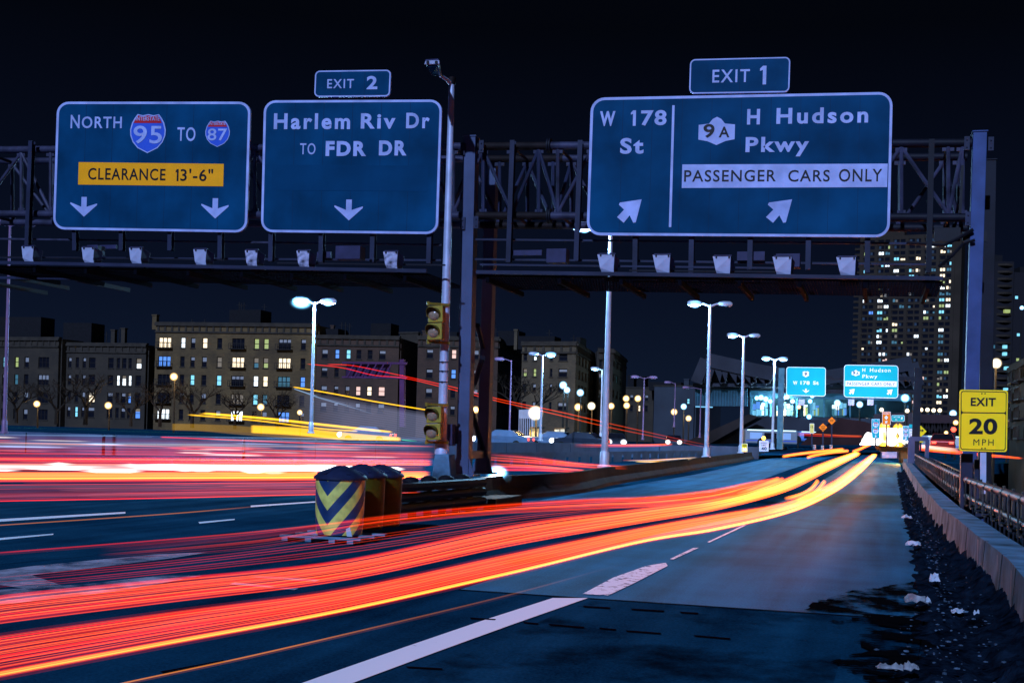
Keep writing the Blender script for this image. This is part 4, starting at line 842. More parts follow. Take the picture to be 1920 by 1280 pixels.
class Fac:
    def __init__(s, A, B): s.A = Vector((A.x, A.y, 0)); s.d = Vector((B.x-A.x, B.y-A.y, 0)); s.L = s.d.length; s.d.normalize(); s.n = Vector((s.d.y, -s.d.x, 0))   # n towards the camera
    def uz(s, px, py):
        r = ray(px, py); t = (s.A-CAM).dot(s.n)/r.dot(s.n); p = CAM+r*t; return (p-s.A).dot(s.d), p.z
    def p(s, u, z, o=0.0): return s.A+s.d*u+s.n*o+Z*z
    def box(s, mb, u0, u1, z0, z1, o0, o1, mi=0):
        mb.hexa([s.p(u0, z0, o0), s.p(u1, z0, o0), s.p(u1, z0, o1), s.p(u0, z0, o1), s.p(u0, z1, o0), s.p(u1, z1, o0), s.p(u1, z1, o1), s.p(u0, z1, o1)], mi)
    def wall(s, mb, z0, z1, cols, rows, rec=.28):
        """cols: (u0,u1), rows: (z0,z1); real openings left between piers and spandrels, a back sheet behind"""
        s.box(mb, 0, s.L, z0, z1, -.6, -rec); u = 0
        for a, b in sorted(cols):
            if a > u+.02: s.box(mb, u, a, z0, z1, -rec, 0)
            z = z0
            for c, d in sorted(rows):
                if c > z+.02: s.box(mb, a, b, z, c, -rec, -.003)
                z = max(z, d)
            if z1 > z+.02: s.box(mb, a, b, z, z1, -rec, -.003)
            u = max(u, b)
        if s.L > u+.02: s.box(mb, u, s.L, z0, z1, -rec, 0)
    def window(s, parent, u0, u1, z0, z1, lit=None, rec=.28, blind=0, split=1, sill=True):
        mb = MB(); w = .07
        s.box(mb, u0, u1, z0, z0+w, -rec, -rec+.10); s.box(mb, u0, u1, z1-w, z1, -rec, -rec+.10); s.box(mb, u0, u0+w, z0+w, z1-w, -rec, -rec+.10); s.box(mb, u1-w, u1, z0+w, z1-w, -rec, -rec+.10)
        s.box(mb, u0+w, u1-w, (z0+z1)/2-.05, (z0+z1)/2+.05, -rec+.02, -rec+.11)
        for k in range(1, split): uu = u0+(u1-u0)*k/split; s.box(mb, uu-.07, uu+.07, z0+w, z1-w, -rec+.01, -rec+.12)
        mb.sheet([s.p(u0+w, z0+w, -rec+.05), s.p(u1-w, z0+w, -rec+.05), s.p(u1-w, z1-w, -rec+.05), s.p(u0+w, z1-w, -rec+.05)], 1)
        if blind: mb.sheet([s.p(u0+w, z1-w-(z1-z0)*blind, -rec+.06), s.p(u1-w, z1-w-(z1-z0)*blind, -rec+.06), s.p(u1-w, z1-w, -rec+.06), s.p(u0+w, z1-w, -rec+.06)], 2)
        if sill: s.box(mb, u0-.12, u1+.12, z0-.14, z0-.01, -.05, .12, 3)
        return obj('window', mb, [frame_dk, LIT[lit] if lit is not None else glass_dk, LIT[5] if lit is not None else blindm, trim], parent)
def apartment(label, pts, py_roof, brick, faces, base=0.0, deep=14, parapet=1.0, stuff=(), cornice=True, group='apartment blocks across the road'):
    """pts: (px, depth) of the facade corners seen, left to right; faces: for each facade (columns px, rows py, row height px, lit dict)"""
    P = [D(x, 800, d) for x, d in pts]; xr, yr = pts[0][0], py_roof; zr = D(xr, yr, pts[0][1]).z
    t = thing('apartment_building', (P[0].x, P[0].y, base), label, 'building', group); wb = MB(); fs = []
    for i, fc in enumerate(faces):
        f = Fac(P[i], P[i+1]); fs.append(f); cols = []; rows = []
        for (cx, w) in fc['cols']: a, _ = f.uz(cx-w/2, fc['rows'][0]); b, _ = f.uz(cx+w/2, fc['rows'][0]); cols.append((max(.1, a), min(f.L-.1, b)))
        xm = pts[i][0]
        for ry in fc['rows']:
            _, zt = f.uz(fc['cols'][0][0], ry-fc['h']/2); _, zb = f.uz(fc['cols'][0][0], ry+fc['h']/2); rows.append((zb, zt))
        f.wall(wb, base, zr, cols, rows)
        for r, (za, zb) in enumerate(rows):
            for c, (ua, ub) in enumerate(cols):
                wide = (ub-ua) > 1.9; lit = fc['lit'].get((c, r)); bl = random.choice((0, 0, .3, .5)) if lit is None or random.random() < .4 else 0
                if lit == 'x': continue
                f.window(t, ua, ub, za, zb, lit, blind=bl, split=3 if wide else 1)
                if wide and fc.get('balc'):
                    mb = MB(); f.box(mb, ua-.3, ub+.3, za-.12, za-.02, .0, .75)
                    for q in range(9): uu = ua-.28+(ub-ua+.56)*q/8; f.box(mb, uu-.03, uu+.03, za-.02, za+.8, .68, .73)
                    f.box(mb, ua-.3, ub+.3, za+.8, za+.86, .67, .75); obj('fire_balcony', mb, iron, t)
    obj('wall', wb, brick, t)
    f0 = fs[0]; mb = MB(); base_poly = [P[0]]+P[1:]+[P[-1]-fs[-1].n*deep if len(fs) == 1 else P[-1]-f0.n*deep*.6, P[0]-f0.n*deep]
    q = [Vector((p.x, p.y, zr-.9)) for p in base_poly]
    cen = sum(q, Vector())/len(q); q = [cen+(p-cen)*.985-f0.n*.4 for p in q]; mb.prism(q, (0, 0, .4)); 
    q = [Vector((p.x, p.y, base)) for p in base_poly]; q2 = [cen+(p-cen)*.96 for p in base_poly]
    obj('roof', mb, roofdk, t)
    mb = MB(); e = P[0]-f0.n*deep; e2 = base_poly[-2]
    for a, b in ((P[0], e), (P[-1], e2), (e, e2)):
        n = Vector(((b-a).y, -(b-a).x, 0)).normalized()*.2; a, b = a-f0.n*.61, b-f0.n*.61
        mb.hexa([Vector((a.x, a.y, base))-n, Vector((b.x, b.y, base))-n, Vector((b.x, b.y, base))+n, Vector((a.x, a.y, base))+n, Vector((a.x, a.y, zr-.05))-n, Vector((b.x, b.y, zr-.05))-n, Vector((b.x, b.y, zr-.05))+n, Vector((a.x, a.y, zr-.05))+n])
    obj('side_wall', mb, brick, t)
    for f in fs:
        mb = MB()
        f.box(mb, -.15, f.L+.15, zr, zr+.25, -.65, .15)
        if cornice:
            f.box(mb, -.05, f.L+.05, zr-1.5, zr-1.25, .002, .25)
            k = int(f.L/1.2)
            for j in range(k): f.box(mb, (j+.3)*f.L/k, (j+.55)*f.L/k, zr-1.24, zr-.4, .002, .15)
            f.box(mb, -.1, f.L+.1, zr-.38, zr-.003, .002, .35)
        obj('cornice', mb, trim, t)
    for (kind, px, py, w) in stuff:
        dep = pts[0][1]+6; c = D(px, py, dep); k = dep/F
        mb = MB()
        if kind == 'box': mb.box((c.x, c.y, (c.z+zr-.6)/2), (w*k, 4, c.z-zr+.6)); obj('bulkhead', mb, roofdk, t)
        elif kind == 'mast':
            mb.tube([Vector((c.x, c.y, zr-.6)), c], .09, 5); mb.bar(c-Vector((.5, 0, .5)), c-Vector((-.5, 0, .5)), .06); obj('antenna', mb, iron, t)
        elif kind == 'chimney': mb.box((c.x, c.y, (c.z+zr-.6)/2), (w*k, w*k, c.z-zr+.6)); mb.box((c.x, c.y, c.z+.1), (w*k+.2, w*k+.2, .2)); obj('chimney', mb, brick, t)
    return t, fs
X = None
# dark block at far left
apartment('very dark apartment block at the left edge, one greenish window lit', [(-70, 225), (106, 218)], 634, brick_d, [dict(cols=[(-30, 10), (9, 8), (31, 7), (50, 8), (82, 20)], rows=[678, 710, 743, 774], h=19, lit={(2, 0): 4, (1, 0): 2, (2, 1): 6})],
          stuff=[('box', 40, 596, 116), ('chimney', 62, 618, 6)])
apartment('dim apartment block with stone trim between the dark block and the yellow one', [(107, 220), (270, 216)], 644, brick_d, [dict(cols=[(116, 12), (131, 6), (145, 6), (158, 6), (173, 12), (208, 10), (222, 6), (233, 8), (244, 6), (260, 10)], rows=[679, 711, 743, 771], h=19, lit={(7, 1): 1, (6, 1): 1, (8, 1): 1, (9, 0): 1, (8, 2): 3, (9, 3): 3, (4, 2): 0, (2, 3): 2})],
          stuff=[('box', 158, 607, 60), ('chimney', 214, 620, 8), ('chimney', 233, 617, 8), ('mast', 200, 622, 4), ('mast', 224, 615, 4)])
apartment('yellow brick apartment block with many lit windows and iron balconies', [(287, 212), (589, 206)], 606, brick_y, [dict(cols=[(309, 23), (343, 8), (362, 8), (384, 9), (412, 9), (447, 23), (481, 9), (499, 9), (534, 23), (569, 9)], rows=[642, 677, 711, 745, 776], h=19, balc=True,
          lit={(0, 0): 0, (1, 0): 1, (3, 0): 0, (0, 1): 3, (4, 1): 5, (5, 1): 0, (6, 0): 4, (7, 0): 4, (6, 1): 6, (7, 1): 4, (2, 2): 2, (4, 2): 2, (6, 2): 1, (7, 2): 0, (8, 1): 0, (9, 2): 3, (8, 2): 6, (6, 3): 2, (7, 3): 6, (5, 3): 5, (0, 4): 1, (5, 4): 1, (8, 4): 3, (0, 2): None})],
          stuff=[('box', 470, 583, 64), ('mast', 449, 566, 4), ('mast', 453, 568, 4), ('mast', 458, 567, 4), ('chimney', 292, 592, 9), ('mast', 360, 598, 3), ('mast', 384, 598, 3), ('mast', 496, 570, 3)])
apartment('reddish brick apartment block right of the tall blue lamp pole', [(590, 205), (744, 203)], 630, brick_r, [dict(cols=[(609, 11), (632, 8), (653, 8), (673, 9), (694, 9), (717, 12)], rows=[663, 697, 731, 762], h=17, lit={(1, 0): 3, (2, 0): 2, (3, 2): 7, (4, 2): 0, (5, 2): 7})],
          stuff=[('box', 620, 618, 50), ('mast', 641, 604, 3), ('mast', 648, 604, 3), ('mast', 656, 606, 3), ('chimney', 624, 612, 6)])
apartment('narrow black apartment block in the gap beside the lamp pole', [(745, 222), (779, 220)], 625, brick_d, [dict(cols=[(754, 7), (768, 7)], rows=[665, 700, 735], h=16, lit={(1, 2): 6})], stuff=[('box', 722, 608, 40), ('chimney', 706, 610, 10)], cornice=False)
cs = [(790+13*i, 8) for i in range(11)]
apartment('brown brick apartment block behind the gantry column with a long side wall', [(780, 200), (930, 198), (974, 232)], 632, brick_r, [dict(cols=[(806, 12), (829, 9), (851, 9), (872, 9), (893, 9), (915, 9)], rows=[663, 700, 736, 768], h=17, lit={(2, 0): 7, (2, 1): 3}), dict(cols=[(934, 4), (940, 4), (946, 4), (952, 4), (958, 4), (964, 4), (970, 3)], rows=[668, 700, 735, 768], h=16, lit={})],
          stuff=[('box', 960, 622, 40), ('chimney', 800, 622, 12), ('mast', 930, 616, 3), ('box', 850, 624, 30)])
apartment('tan corner apartment block with an ornate upper frieze beside the thick lamp pole', [(975, 185), (1076, 182), (1118, 214)], 643, brick_t, [dict(cols=[(985, 7), (1003, 6), (1034, 5), (1056, 16)], rows=[668, 698, 726, 760], h=15, lit={(0, 1): 4, (1, 1): 4, (1, 0): 1}), dict(cols=[(1081, 3), (1087, 3), (1093, 3), (1099, 3), (1105, 3), (1111, 3)], rows=[672, 700, 728, 760], h=17, lit={})],
          stuff=[('box', 1012, 632, 70), ('chimney', 968, 620, 6), ('mast', 1076, 628, 3), ('box', 1090, 634, 8), ('mast', 1030, 618, 3)])
apartment('dark narrow building with a projecting cornice right of the thick lamp pole', [(1119, 200), (1146, 200), (1170, 225)], 656, brick_d, [dict(cols=[(1126, 6), (1138, 6)], rows=[680, 708, 738], h=16, lit={}), dict(cols=[(1151, 4), (1158, 4), (1165, 4)], rows=[680, 708, 738], h=15, lit={(1, 1): 6})], stuff=[('box', 1130, 652, 10)])
apartment('low dark row building left of the blank grey wall', [(1172, 260), (1224, 258)], 727, brick_d, [dict(cols=[(1184, 6), (1198, 6), (1212, 6)], rows=[745, 765], h=11, lit={(1, 1): 0})], stuff=[('box', 1186, 704, 12), ('box', 1205, 706, 16), ('mast', 1216, 712, 3)], cornice=False)
apartment('low building with a blank grey side wall under dark roofs', [(1225, 250), (1300, 246)], 724, mat('blank_wall', (.035, .042, .055), .9, 0, .2, .2), [dict(cols=[(1290, 5)], rows=[752], h=10, lit={(0, 0): 2})], stuff=[('box', 1250, 717, 60), ('chimney', 1288, 712, 9)], cornice=False)
# fire escapes at far right
apartment('brown building with fire escapes at the right edge, behind the warm lamp', [(1893, 105), (1960, 85)], 690, brick_d, [dict(cols=[(1900, 5), (1911, 6), (1926, 8)], rows=[712, 745, 778, 812], h=18, lit={}, balc=True)], base=-6, stuff=[('box', 1915, 682, 20)])

# ------------------------------------------------------------------ tower
tower_w = mat('tower_concrete', (.030, .022, .016), .9, 0, .25, .1)
def tower():
    A, B = D(1604, 800, 620), D(1794, 800, 600); f = Fac(A, B); base = -6; zt = f.uz(1604, 447)[1]
    t = thing('apartment_tower', (A.x, A.y, base), 'very tall apartment tower with scattered lit windows behind the right gantry', 'building', 'high apartment towers')
    piers = [1604, 1612, 1639.5, 1668, 1697, 1726, 1755, 1784, 1794]; us = [f.uz(x, 600)[0] for x in piers]
    pitch = 11.2*610/F; nr = int((zt-base)/pitch); mb = MB(); f.box(mb, 0, f.L, base, zt, -14, -.6)
    cols = []
    for a, b in zip(us[1:-2], us[2:-1]):
        w = (b-a-1.6)/2; cols += [(a+1.1, a+1.1+w-.3), (a+1.1+w+.3, a+1.1+2*w)]
    for u in us[1:-1]: f.box(mb, u-.75, u+.75, base, zt+.4, -.6, .25)
    f.box(mb, -.2, us[1]-.8, base, zt, -.6, -.05); f.box(mb, us[-2]+.8, f.L, base, zt, -.6, -.05)
    for r in range(nr+1):
        z = zt-r*pitch; f.box(mb, us[1]+.75, us[-2]-.75, z-1.2, z, -.6, -.12)
    for (a, b) in cols: pass
    for i in range(0, len(cols), 2): m = (cols[i][1]+cols[i+1][0])/2; f.box(mb, m-.25, m+.25, base, zt, -.6, -.08)
    obj('wall', mb, tower_w, t); cand = []
    for r in range(nr):
        z1 = zt-r*pitch-1.25; z0 = z1-1.55
        for c, (a, b) in enumerate(cols): cand.append((r, c, a, b, z0, z1))
    random.seed(11); hot = {1: .75, 2: .55, 10: .5, 11: .45}
    lit = []; dark = []
    for q in cand:
        r, c = q[0], q[1]; pr = {2: .55, 3: .55, 10: .62, 11: .45, 4: .3, 5: .2}.get(c, .2)*(1.2 if 0 < r < 27 else .7)
        (lit if random.random() < pr else dark).append(q)
    random.shuffle(lit); more = lit[100:]; lit = lit[:100]
    for (r, c, a, b, z0, z1) in lit:
        m = MB(); k = random.choices(range(8), (5, 6, 5, 1, 4, 3, 5, 1))[0]; uu = random.random()
        mid = (a+b)/2; parts = [(a+.1, mid-.12), (mid+.12, b-.1)]
        f.box(m, a, b, z0, z1, -.5, -.42, 0)
        for s_, (p0, p1) in enumerate(parts):
            if uu < .22 and s_ == 0: continue
            if .22 < uu < .4 and s_ == 1: continue
            f.box(m, p0, p1, z0+.08, z1-.08-(.5 if random.random() < .25 else 0), -.42, -.38, 1)
        obj('window', m, [glass_dk, LIT[k]], t)
    m = MB()
    for (r, c, a, b, z0, z1) in dark:
        f.box(m, a, b, z0, z1, -.5, -.42, 0)
        if random.random() < .3: f.box(m, a+.1, (a+b)/2-.1, z0+.1, z1-.1, -.42, -.39, 1)
    for (r, c, a, b, z0, z1) in more:
        f.box(m, a, b, z0, z1, -.5, -.42, 0); k = random.choices(range(8), (5, 6, 5, 1, 4, 3, 5, 1))[0]; f.box(m, a+.1, (a+b)/2-.12, z0+.08, z1-.08, -.42, -.38, 2+k); f.box(m, (a+b)/2+.12, b-.1, z0+.08, z1-.3, -.42, -.38, 2+random.choice((k, 5, 6)))
    obj('dark_windows', m, [glass_dk, mat('tower_blind', (.03, .05, .07), .7)]+LIT, t, kind='stuff')
    m = MB()
    for r in range(nr): z = zt-r*pitch-1.5; f.box(m, -3.2, -.21, z-1.0, z+.1, -6, -3.2)
    obj('side_balconies', m, tower_w, t, kind='stuff')
    m = MB(); f.box(m, 8, 20, zt, zt+4, -10, -3); f.box(m, -.2, f.L+.2, zt+.001, zt+.7, -.65, -.2); obj('roof_house', m, tower_w, t)
tower()
def round_tower(px0, px1, pyt, depth, label):
    c = D((px0+px1)/2, 800, depth); r = (px1-px0)/2*depth/F; zt = D(px0, pyt, depth).z; t = thing('apartment_tower', (c.x, c.y, -6), label, 'building', 'high apartment towers')
    mb = MB(); A = Vector((c.x-r, c.y, 0)); f = Fac(c-R0*r, c+R0*r); f.box(mb, 0, f.L, -6, zt, -16, 0); obj('wall', mb, mat('far_tower', (.012, .011, .014), .9), t); n = int((zt+6)/3.1)
    for k in range(n):
        m = MB(); z = zt-2-k*3.1; pts = [f.p(f.L*(.35+.6*j/8), z, .1+1.6*math.sin(math.pi*j/8)) for j in range(9)]; m.prism(pts, (0, 0, .9)); obj('balcony', m, tower_w, t)
    for k in range(14):
        m = MB(); z = zt-2.1-random.randrange(3, n)*3.1; u = f.L*random.choice((.04, .12, .2, .62, .7)); f.box(m, u, u+1.4, z+1.2, z+2.6, .0, 2.0 if u > f.L*.5 else .05); obj('window', m, LIT[random.choice((1, 2, 6, 2, 4))], t)
    m = MB(); f.box(m, f.L*.2, f.L*.6, zt, zt+3, -10, -2); obj('roof_house', m, roofdk, t)
round_tower(1846, 1893, 489, 560, 'dark tower with curved balconies right of the gantry column'); round_tower(1894, 1960, 510, 640, 'faint dark tower at the right edge of the photo')

# ------------------------------------------------------------------ bus terminal, ramps
term_c = mat('terminal_concrete', (.028, .030, .040), .9, 0, .3, .2); term_t = mat('terminal_teal', (.035, .11, .15), .7, 0, .3, .3)
glow = emat('terminal_light', (.22, .65, .95), .8); glow2 = emat('terminal_light_strong', (.6, .92, 1.0), 1.7)
YT = 210.0
tm = thing('bus_terminal', Pl(1500, 800, YT), 'dark bus terminal with tilted truss roof wings and a floodlit open floor', 'building')
def tp(name, poly, Y, T, m, k=None): return pslab(name, poly, Y, T, m, tm)
tp('roof_edge', [(1298, 718), (1482, 719), (1482, 726), (1298, 724)], YT, 20, term_c); tp('roof_edge', [(1483, 719), (1730, 724), (1730, 731), (1483, 726)], YT+1, 20, term_c)
def wing(pts_top, pts_bot, n, Y):
    mb = MB(); T = [Pl(x, y, Y) for x, y in crs(pts_top, n+1)]; B = [Pl(x, y, Y) for x, y in crs(pts_bot, n+1)]
    for a, b in zip(T, T[1:]): mb.bar(a, b, 2.2, 1.6, Vector((0, 1, 0)))
    for i in range(n):
        mb.bar(B[i], T[i], .9, .9); mb.bar(T[i], B[i+1], .9, .9)
    mb.bar(T[0], B[0], 1.8, 1.8); mb.bar(T[-1], B[-1], 1.8, 1.8); obj('roof_truss', mb, term_c, tm)
    mb = MB(); q = [p+Vector((0, 3, 0)) for p in T]; r_ = [p+Vector((0, 3, 0)) for p in B]; mb.prism(q+r_[::-1], (0, 16, 0)); obj('roof_wing', mb, mat('wing_panel', (.018, .022, .034), .9, 0, .2, .1), tm)
wing([(1324, 674), (1400, 691), (1478, 706)], [(1306, 717), (1400, 718), (1480, 719)], 7, YT-1); wing([(1545, 708), (1630, 695), (1710, 681)], [(1545, 720), (1630, 722), (1722, 724)], 7, YT-1)
mb = MB()
for k in range(34):
    x = 1304+k*2.9; mb.prism([Pl(x, 729, YT+1), Pl(x+1.5, 729, YT+1), Pl(x+1.9, 761, YT+1), Pl(x+.4, 761, YT+1)], (0, .5, 0))
obj('louvre_screen', mb, term_t, tm); tp('back_wall', [(1300, 727), (1406, 727), (1406, 761), (1300, 761)], YT+3, .5, term_c)
tp('light_strip', [(1304, 761), (1336, 762), (1336, 764), (1304, 763)], YT, .3, glow)
tp('fascia', [(1406, 732), (1708, 736), (1708, 752), (1406, 744)], YT+1.5, 1, term_t)
tp('floor_slab', [(1400, 780), (1722, 786), (1722, 802), (1400, 800)], YT-.5, 14, concrete_bl if False else term_c)
tp('inner_wall', [(1406, 742), (1708, 750), (1708, 783), (1406, 780)], YT+14, .5, mat('inner_wall', (.10, .25, .32), .8, 0, .4, .3))
random.seed(5)
for (a, b) in ((1410, 1433), (1434, 1440), (1456, 1488), (1507, 1515), (1523, 1536), (1560, 1588)):   # bright shop fronts inside
    n = max(1, int((b-a)/6))
    for k in range(n):
        x0 = a+(b-a)*k/n; x1 = a+(b-a)*(k+.86)/n; y0 = 752+random.uniform(0, 8); 
        ym = random.uniform(762, 770); tp('lit_bay', [(x0, y0), (x1, y0), (x1, ym), (x0, ym)], YT+6+random.random(), .4, random.choice((glow2, glow, glow, LIT[1], LIT[3]))); xm = x0+(x1-x0)*random.uniform(.3, .8)
        tp('lit_bay', [(x0, ym+.8), (xm, ym+.8), (xm, 779), (x0, 779)], YT+6+random.random(), .4, random.choice((glow2, glow, LIT[0], LIT[6]))); tp('lit_bay', [(xm+.4, ym+1.5), (x1, ym+1.5), (x1, 778), (xm+.4, 778)], YT+6+random.random(), .4, random.choice((glow2, glow, LIT[4], LIT[3])))
for x in (1407, 1443, 1492, 1519, 1543, 1592, 1640, 1700): tp('pillar', [(x, 738), (x+4, 738), (x+3, 782), (x+.5, 782)], YT+2.6, 1.2, term_t)
for (x, y, r) in ((1419, 746, 4), (1427, 745, 5), (1436, 748, 5), (1444, 752, 4), (1431, 758, 4), (1470, 745, 3.5), (1476, 744, 3.5), (1486, 752, 3.5), (1519, 752, 4), (1517, 781, 4.5), (1523, 742, 3)):
    mb = MB(); mb.ball(Pl(x, y, YT-1.2), 1.7*r*YT/F, 10); obj('ceiling_light', mb, eb if r < 4 else ebs, tm, True)
l_ = lamp_light(tm, Pl(1470, 762, YT+1), 6000, (.5, .85, 1), .5)
# ramps and underpass walls
rampm = mat('ramp_concrete', (.018, .014, .014), .9, 0, .4, .3); 
def ramp(name, poly, Y, T, m, label, cat='ramp'): return pslab(name, poly, Y, T, m, None, label=label, cat=cat)
ramp('exit_ramp', [(1404, 776), (1420, 782), (1330, 832), (1285, 832), (1285, 828)], 165, 8, rampm, 'dark ramp climbing to the left end of the bus terminal')
ramp('ramp_wall', [(1422, 782), (1560, 788), (1540, 806), (1500, 812), (1380, 832), (1336, 832)], 175, 6, term_c, 'dim concrete wall between the two terminal ramps', 'wall')
ramp('exit_ramp', [(1577, 784), (1622, 790), (1648, 800), (1612, 834), (1500, 834), (1520, 815)], 150, 10, mat('brown_ramp', (.03, .012, .012), .9, 0, .4, .3), 'reddish black ramp block in the centre below the far teal signs')
ramp('underpass_wall', [(1638, 776), (1722, 772), (1722, 830), (1702, 832), (1702, 798), (1640, 798)], 165, 6, mat('underpass_concrete', (.05, .035, .04), .9, 0, .3, .3), 'concrete portal over the glaring white work zone', 'wall')
mb = MB(); b_ = thing('overpass', Pl(1760, 812, 150), 'dark overpass with triangular truss bracing above the white bus', 'bridge')
pslab('girder', [(1722, 776), (1900, 782), (1900, 798), (1722, 792)], 150, 4, mat('overpass_girder', (.035, .018, .022), .8, 0, .3, .3), b_)
for k in range(9):
    x = 1728+k*11; mb = MB(); mb.bar(Pl(x, 814, 150), Pl(x+5.5, 793, 150), .35, .35); mb.bar(Pl(x+5.5, 793, 150), Pl(x+11, 814, 150), .35, .35); obj('truss_brace', mb, rust, b_)
pslab('deck_wall', [(1722, 793), (1900, 799), (1900, 822), (1722, 816)], 154, .5, black, b_)
for x, y in ((1727, 768), (1739, 768), (1750.5, 769), (1762, 769), (1653, 768), (1701, 770)):
    globe(x, y, 3.6, 148, {1727: 'first in the row of four small lamps over the overpass', 1739: 'second in the row of four small lamps over the overpass', 1750.5: 'third in the row of four small lamps over the overpass', 1762: 'last in the row of four small lamps over the overpass', 1653: 'small white lamp above the orange work sign', 1701: 'small white lamp above the teal street sign'}[x], ewh, 2)

# ------------------------------------------------------------------ work zone signs and lights at the end of the road
def post_sign(name, x0, y0, x1, y1, Y, face, label, r=1, pole=True, edge=None, pb=838):
    bd = Board(Y, 0, lambda y: 0); t = thing(name, Pl((x0+x1)/2, pb, Y), label, 'road sign')
    c = [(x0, y0), (x1, y0), (x1, y1), (x0, y1)]
    bd.poly(t, 'border', rrect(c, r), 0, edge or farwhite, .05, False); bd.poly(t, 'panel', rrect(inset(c, .6), r), .02, face, 0, False)
    mb = MB(); mb.bar(Pl((x0+x1)/2, pb, Y+.15), Pl((x0+x1)/2, y0+2, Y+.15), .12, .12); obj('post', mb, steel, t); return t, bd
def small_i(bd, t, cx, cy, w, h, num):
    o = bd.poly(t, 'route_shield', shield(cx, cy, w, h), .04, farwhite); bd.poly(o, 'shield_crown', shield_top(cx, cy, w*.9, h*.92), .06, sred); bd.text(o, num, (cx-w*.33, cy-h*.16, cx+w*.33, cy+h*.24), .06, sblue, .02)
t, bd = post_sign('detour_sign', 1634.3, 785, 1649.5, 821.5, 95, tealsign, 'tall teal sign with shields 95 and 87 and an up arrow at the road end')
bd.text(t, 'ALT', (1636.3, 786.8, 1640.6, 788.8), .04, farwhite, .02); bd.text(t, '95', (1645, 786.8, 1648.2, 788.8), .04, farwhite, .02); small_i(bd, t, 1642, 796, 10.5, 10, '95'); small_i(bd, t, 1642, 808, 10.5, 10.5, '87')
bd.poly(t, 'arrow', [(1641.2, 820.5), (1641.2, 817.5), (1640, 817.5), (1642, 815), (1644, 817.5), (1642.8, 817.5), (1642.8, 820.5)], .04, farwhite)
t, bd = post_sign('detour_sign', 1692.5, 798, 1704.2, 826, 96, tealsign, 'narrow teal sign with shields 95 and 87 and a slanting arrow, right of the glare')
bd.text(t, 'ALT', (1694, 799.5, 1697.5, 801.3), .04, farwhite, .02); bd.text(t, '95', (1700, 799.5, 1703, 801.3), .04, farwhite, .02); small_i(bd, t, 1698.2, 806.5, 8.5, 8, '95'); small_i(bd, t, 1698.2, 815.5, 8.5, 8, '87'); bd.poly(t, 'arrow', arrow_ur(1698, 822.7, 4.5, 4.5), .04, farwhite)
t, bd = post_sign('work_zone_sign', 1654, 771.5, 1670, 796, 100, sorange, 'orange sign reading HAZMAT with a white diamond and arrow')
bd.text(t, 'HAZMAT', (1655.8, 774, 1668.4, 776.3), .04, farwhite, .02); bd.poly(t, 'diamond', [(1658.4, 782.5), (1661.8, 778.2), (1665.2, 782.5), (1661.8, 786.8)], .04, farwhite); bd.poly(t, 'arrow', arrow_ur(1661.5, 791, 5, 4.6), .04, farwhite)
t, bd = post_sign('street_name_sign', 1671.5, 778, 1696, 790, 101, tealsign, 'small wide teal sign reading W 178 St with a slanting arrow', 2)
bd.text(t, 'W 178', (1675, 780.5, 1687, 783), .04, farwhite, .02); bd.text(t, 'St', (1678.5, 785, 1682.5, 787.3), .04, farwhite, .02); bd.poly(t, 'arrow', arrow_ur(1690.8, 784, 4, 5.5), .04, farwhite)
t, bd = post_sign('regulatory_sign', 1704.8, 803.5, 1712.5, 822, 97, farwhite, 'narrow white sign with a red ring under a small teal plate', 1); bd.poly(t, 'ring', [(1708.6+2.8*math.cos(a*.4), 814.5+2.9*math.sin(a*.4)) for a in range(16)], .04, sred); bd.poly(t, 'ring_field', [(1708.6+2.1*math.cos(a*.4), 814.5+2.2*math.sin(a*.4)) for a in range(16)], .06, farwhite); bd.poly(t, 'teal_plate', [(1704.5, 795), (1712.6, 795.6), (1712.4, 802.5), (1704.4, 802)], .02, tealsign, .03); bd.text(t, 'ONLY', (1706, 806, 1711.5, 808), .04, sblk)
bd = Board(94, 0, lambda y: 0); t = thing('turn_warning_sign', Pl(1727, 846, 94), 'yellow diamond sign with a black right turn arrow beside the dark far column', 'road sign')
bd.poly(t, 'panel', [(1726.5, 797.5), (1737.5, 808.5), (1727, 818.7), (1720.5, 813), (1720.2, 803)], 0, syel2, .05, False); bd.poly(t, 'turn_arrow', [(1722.8, 813), (1722.8, 805.6), (1728.8, 805.6), (1728.8, 804), (1732, 806.6), (1728.8, 809.2), (1728.8, 807.6), (1724.8, 807.6), (1724.8, 813)], .03, sblk)
bd.poly(t, 'speed_plate', [(1721.5, 819.5), (1731, 819.5), (1731, 823.5), (1721.5, 823.5)], 0, syel2, .05, False); bd.poly(t, 'speed_plate', [(1721, 825), (1731, 825), (1731, 829), (1721, 829)], 0, syel2, .05, False)
mb = MB(); mb.bar(Pl(1726, 846, 94.2), Pl(1726.5, 810, 94.2), .12, .12); obj('post', mb, steel, t)
def diamond(cx, cy, r, Y, label, lines):
    bd = Board(Y, 0, lambda y: 0); t = thing('work_zone_sign', Pl(cx, 835, Y), label, 'road sign'); bd.poly(t, 'panel', [(cx, cy-r), (cx+r, cy), (cx, cy+r), (cx-r, cy)], 0, sorange, .05, False)
    for i, s_ in enumerate(lines): bd.text(t, s_, (cx-r*.45, cy-r*.35+i*r*.4, cx+r*.45, cy-r*.12+i*r*.4), .03, sblk, .02)
    mb = MB(); mb.bar(Pl(cx, 836, Y+.15), Pl(cx, cy, Y+.15), .12, .12); obj('post', mb, steel, t)
diamond(1559.5, 788.5, 7.4, 108, 'upper orange diamond work sign under the gap between the far teal signs', ('ROAD', 'WORK')); diamond(1543, 801, 8, 104, 'lower orange diamond work sign left of the other one', ('ROAD', 'WORK', 'AHEAD'))
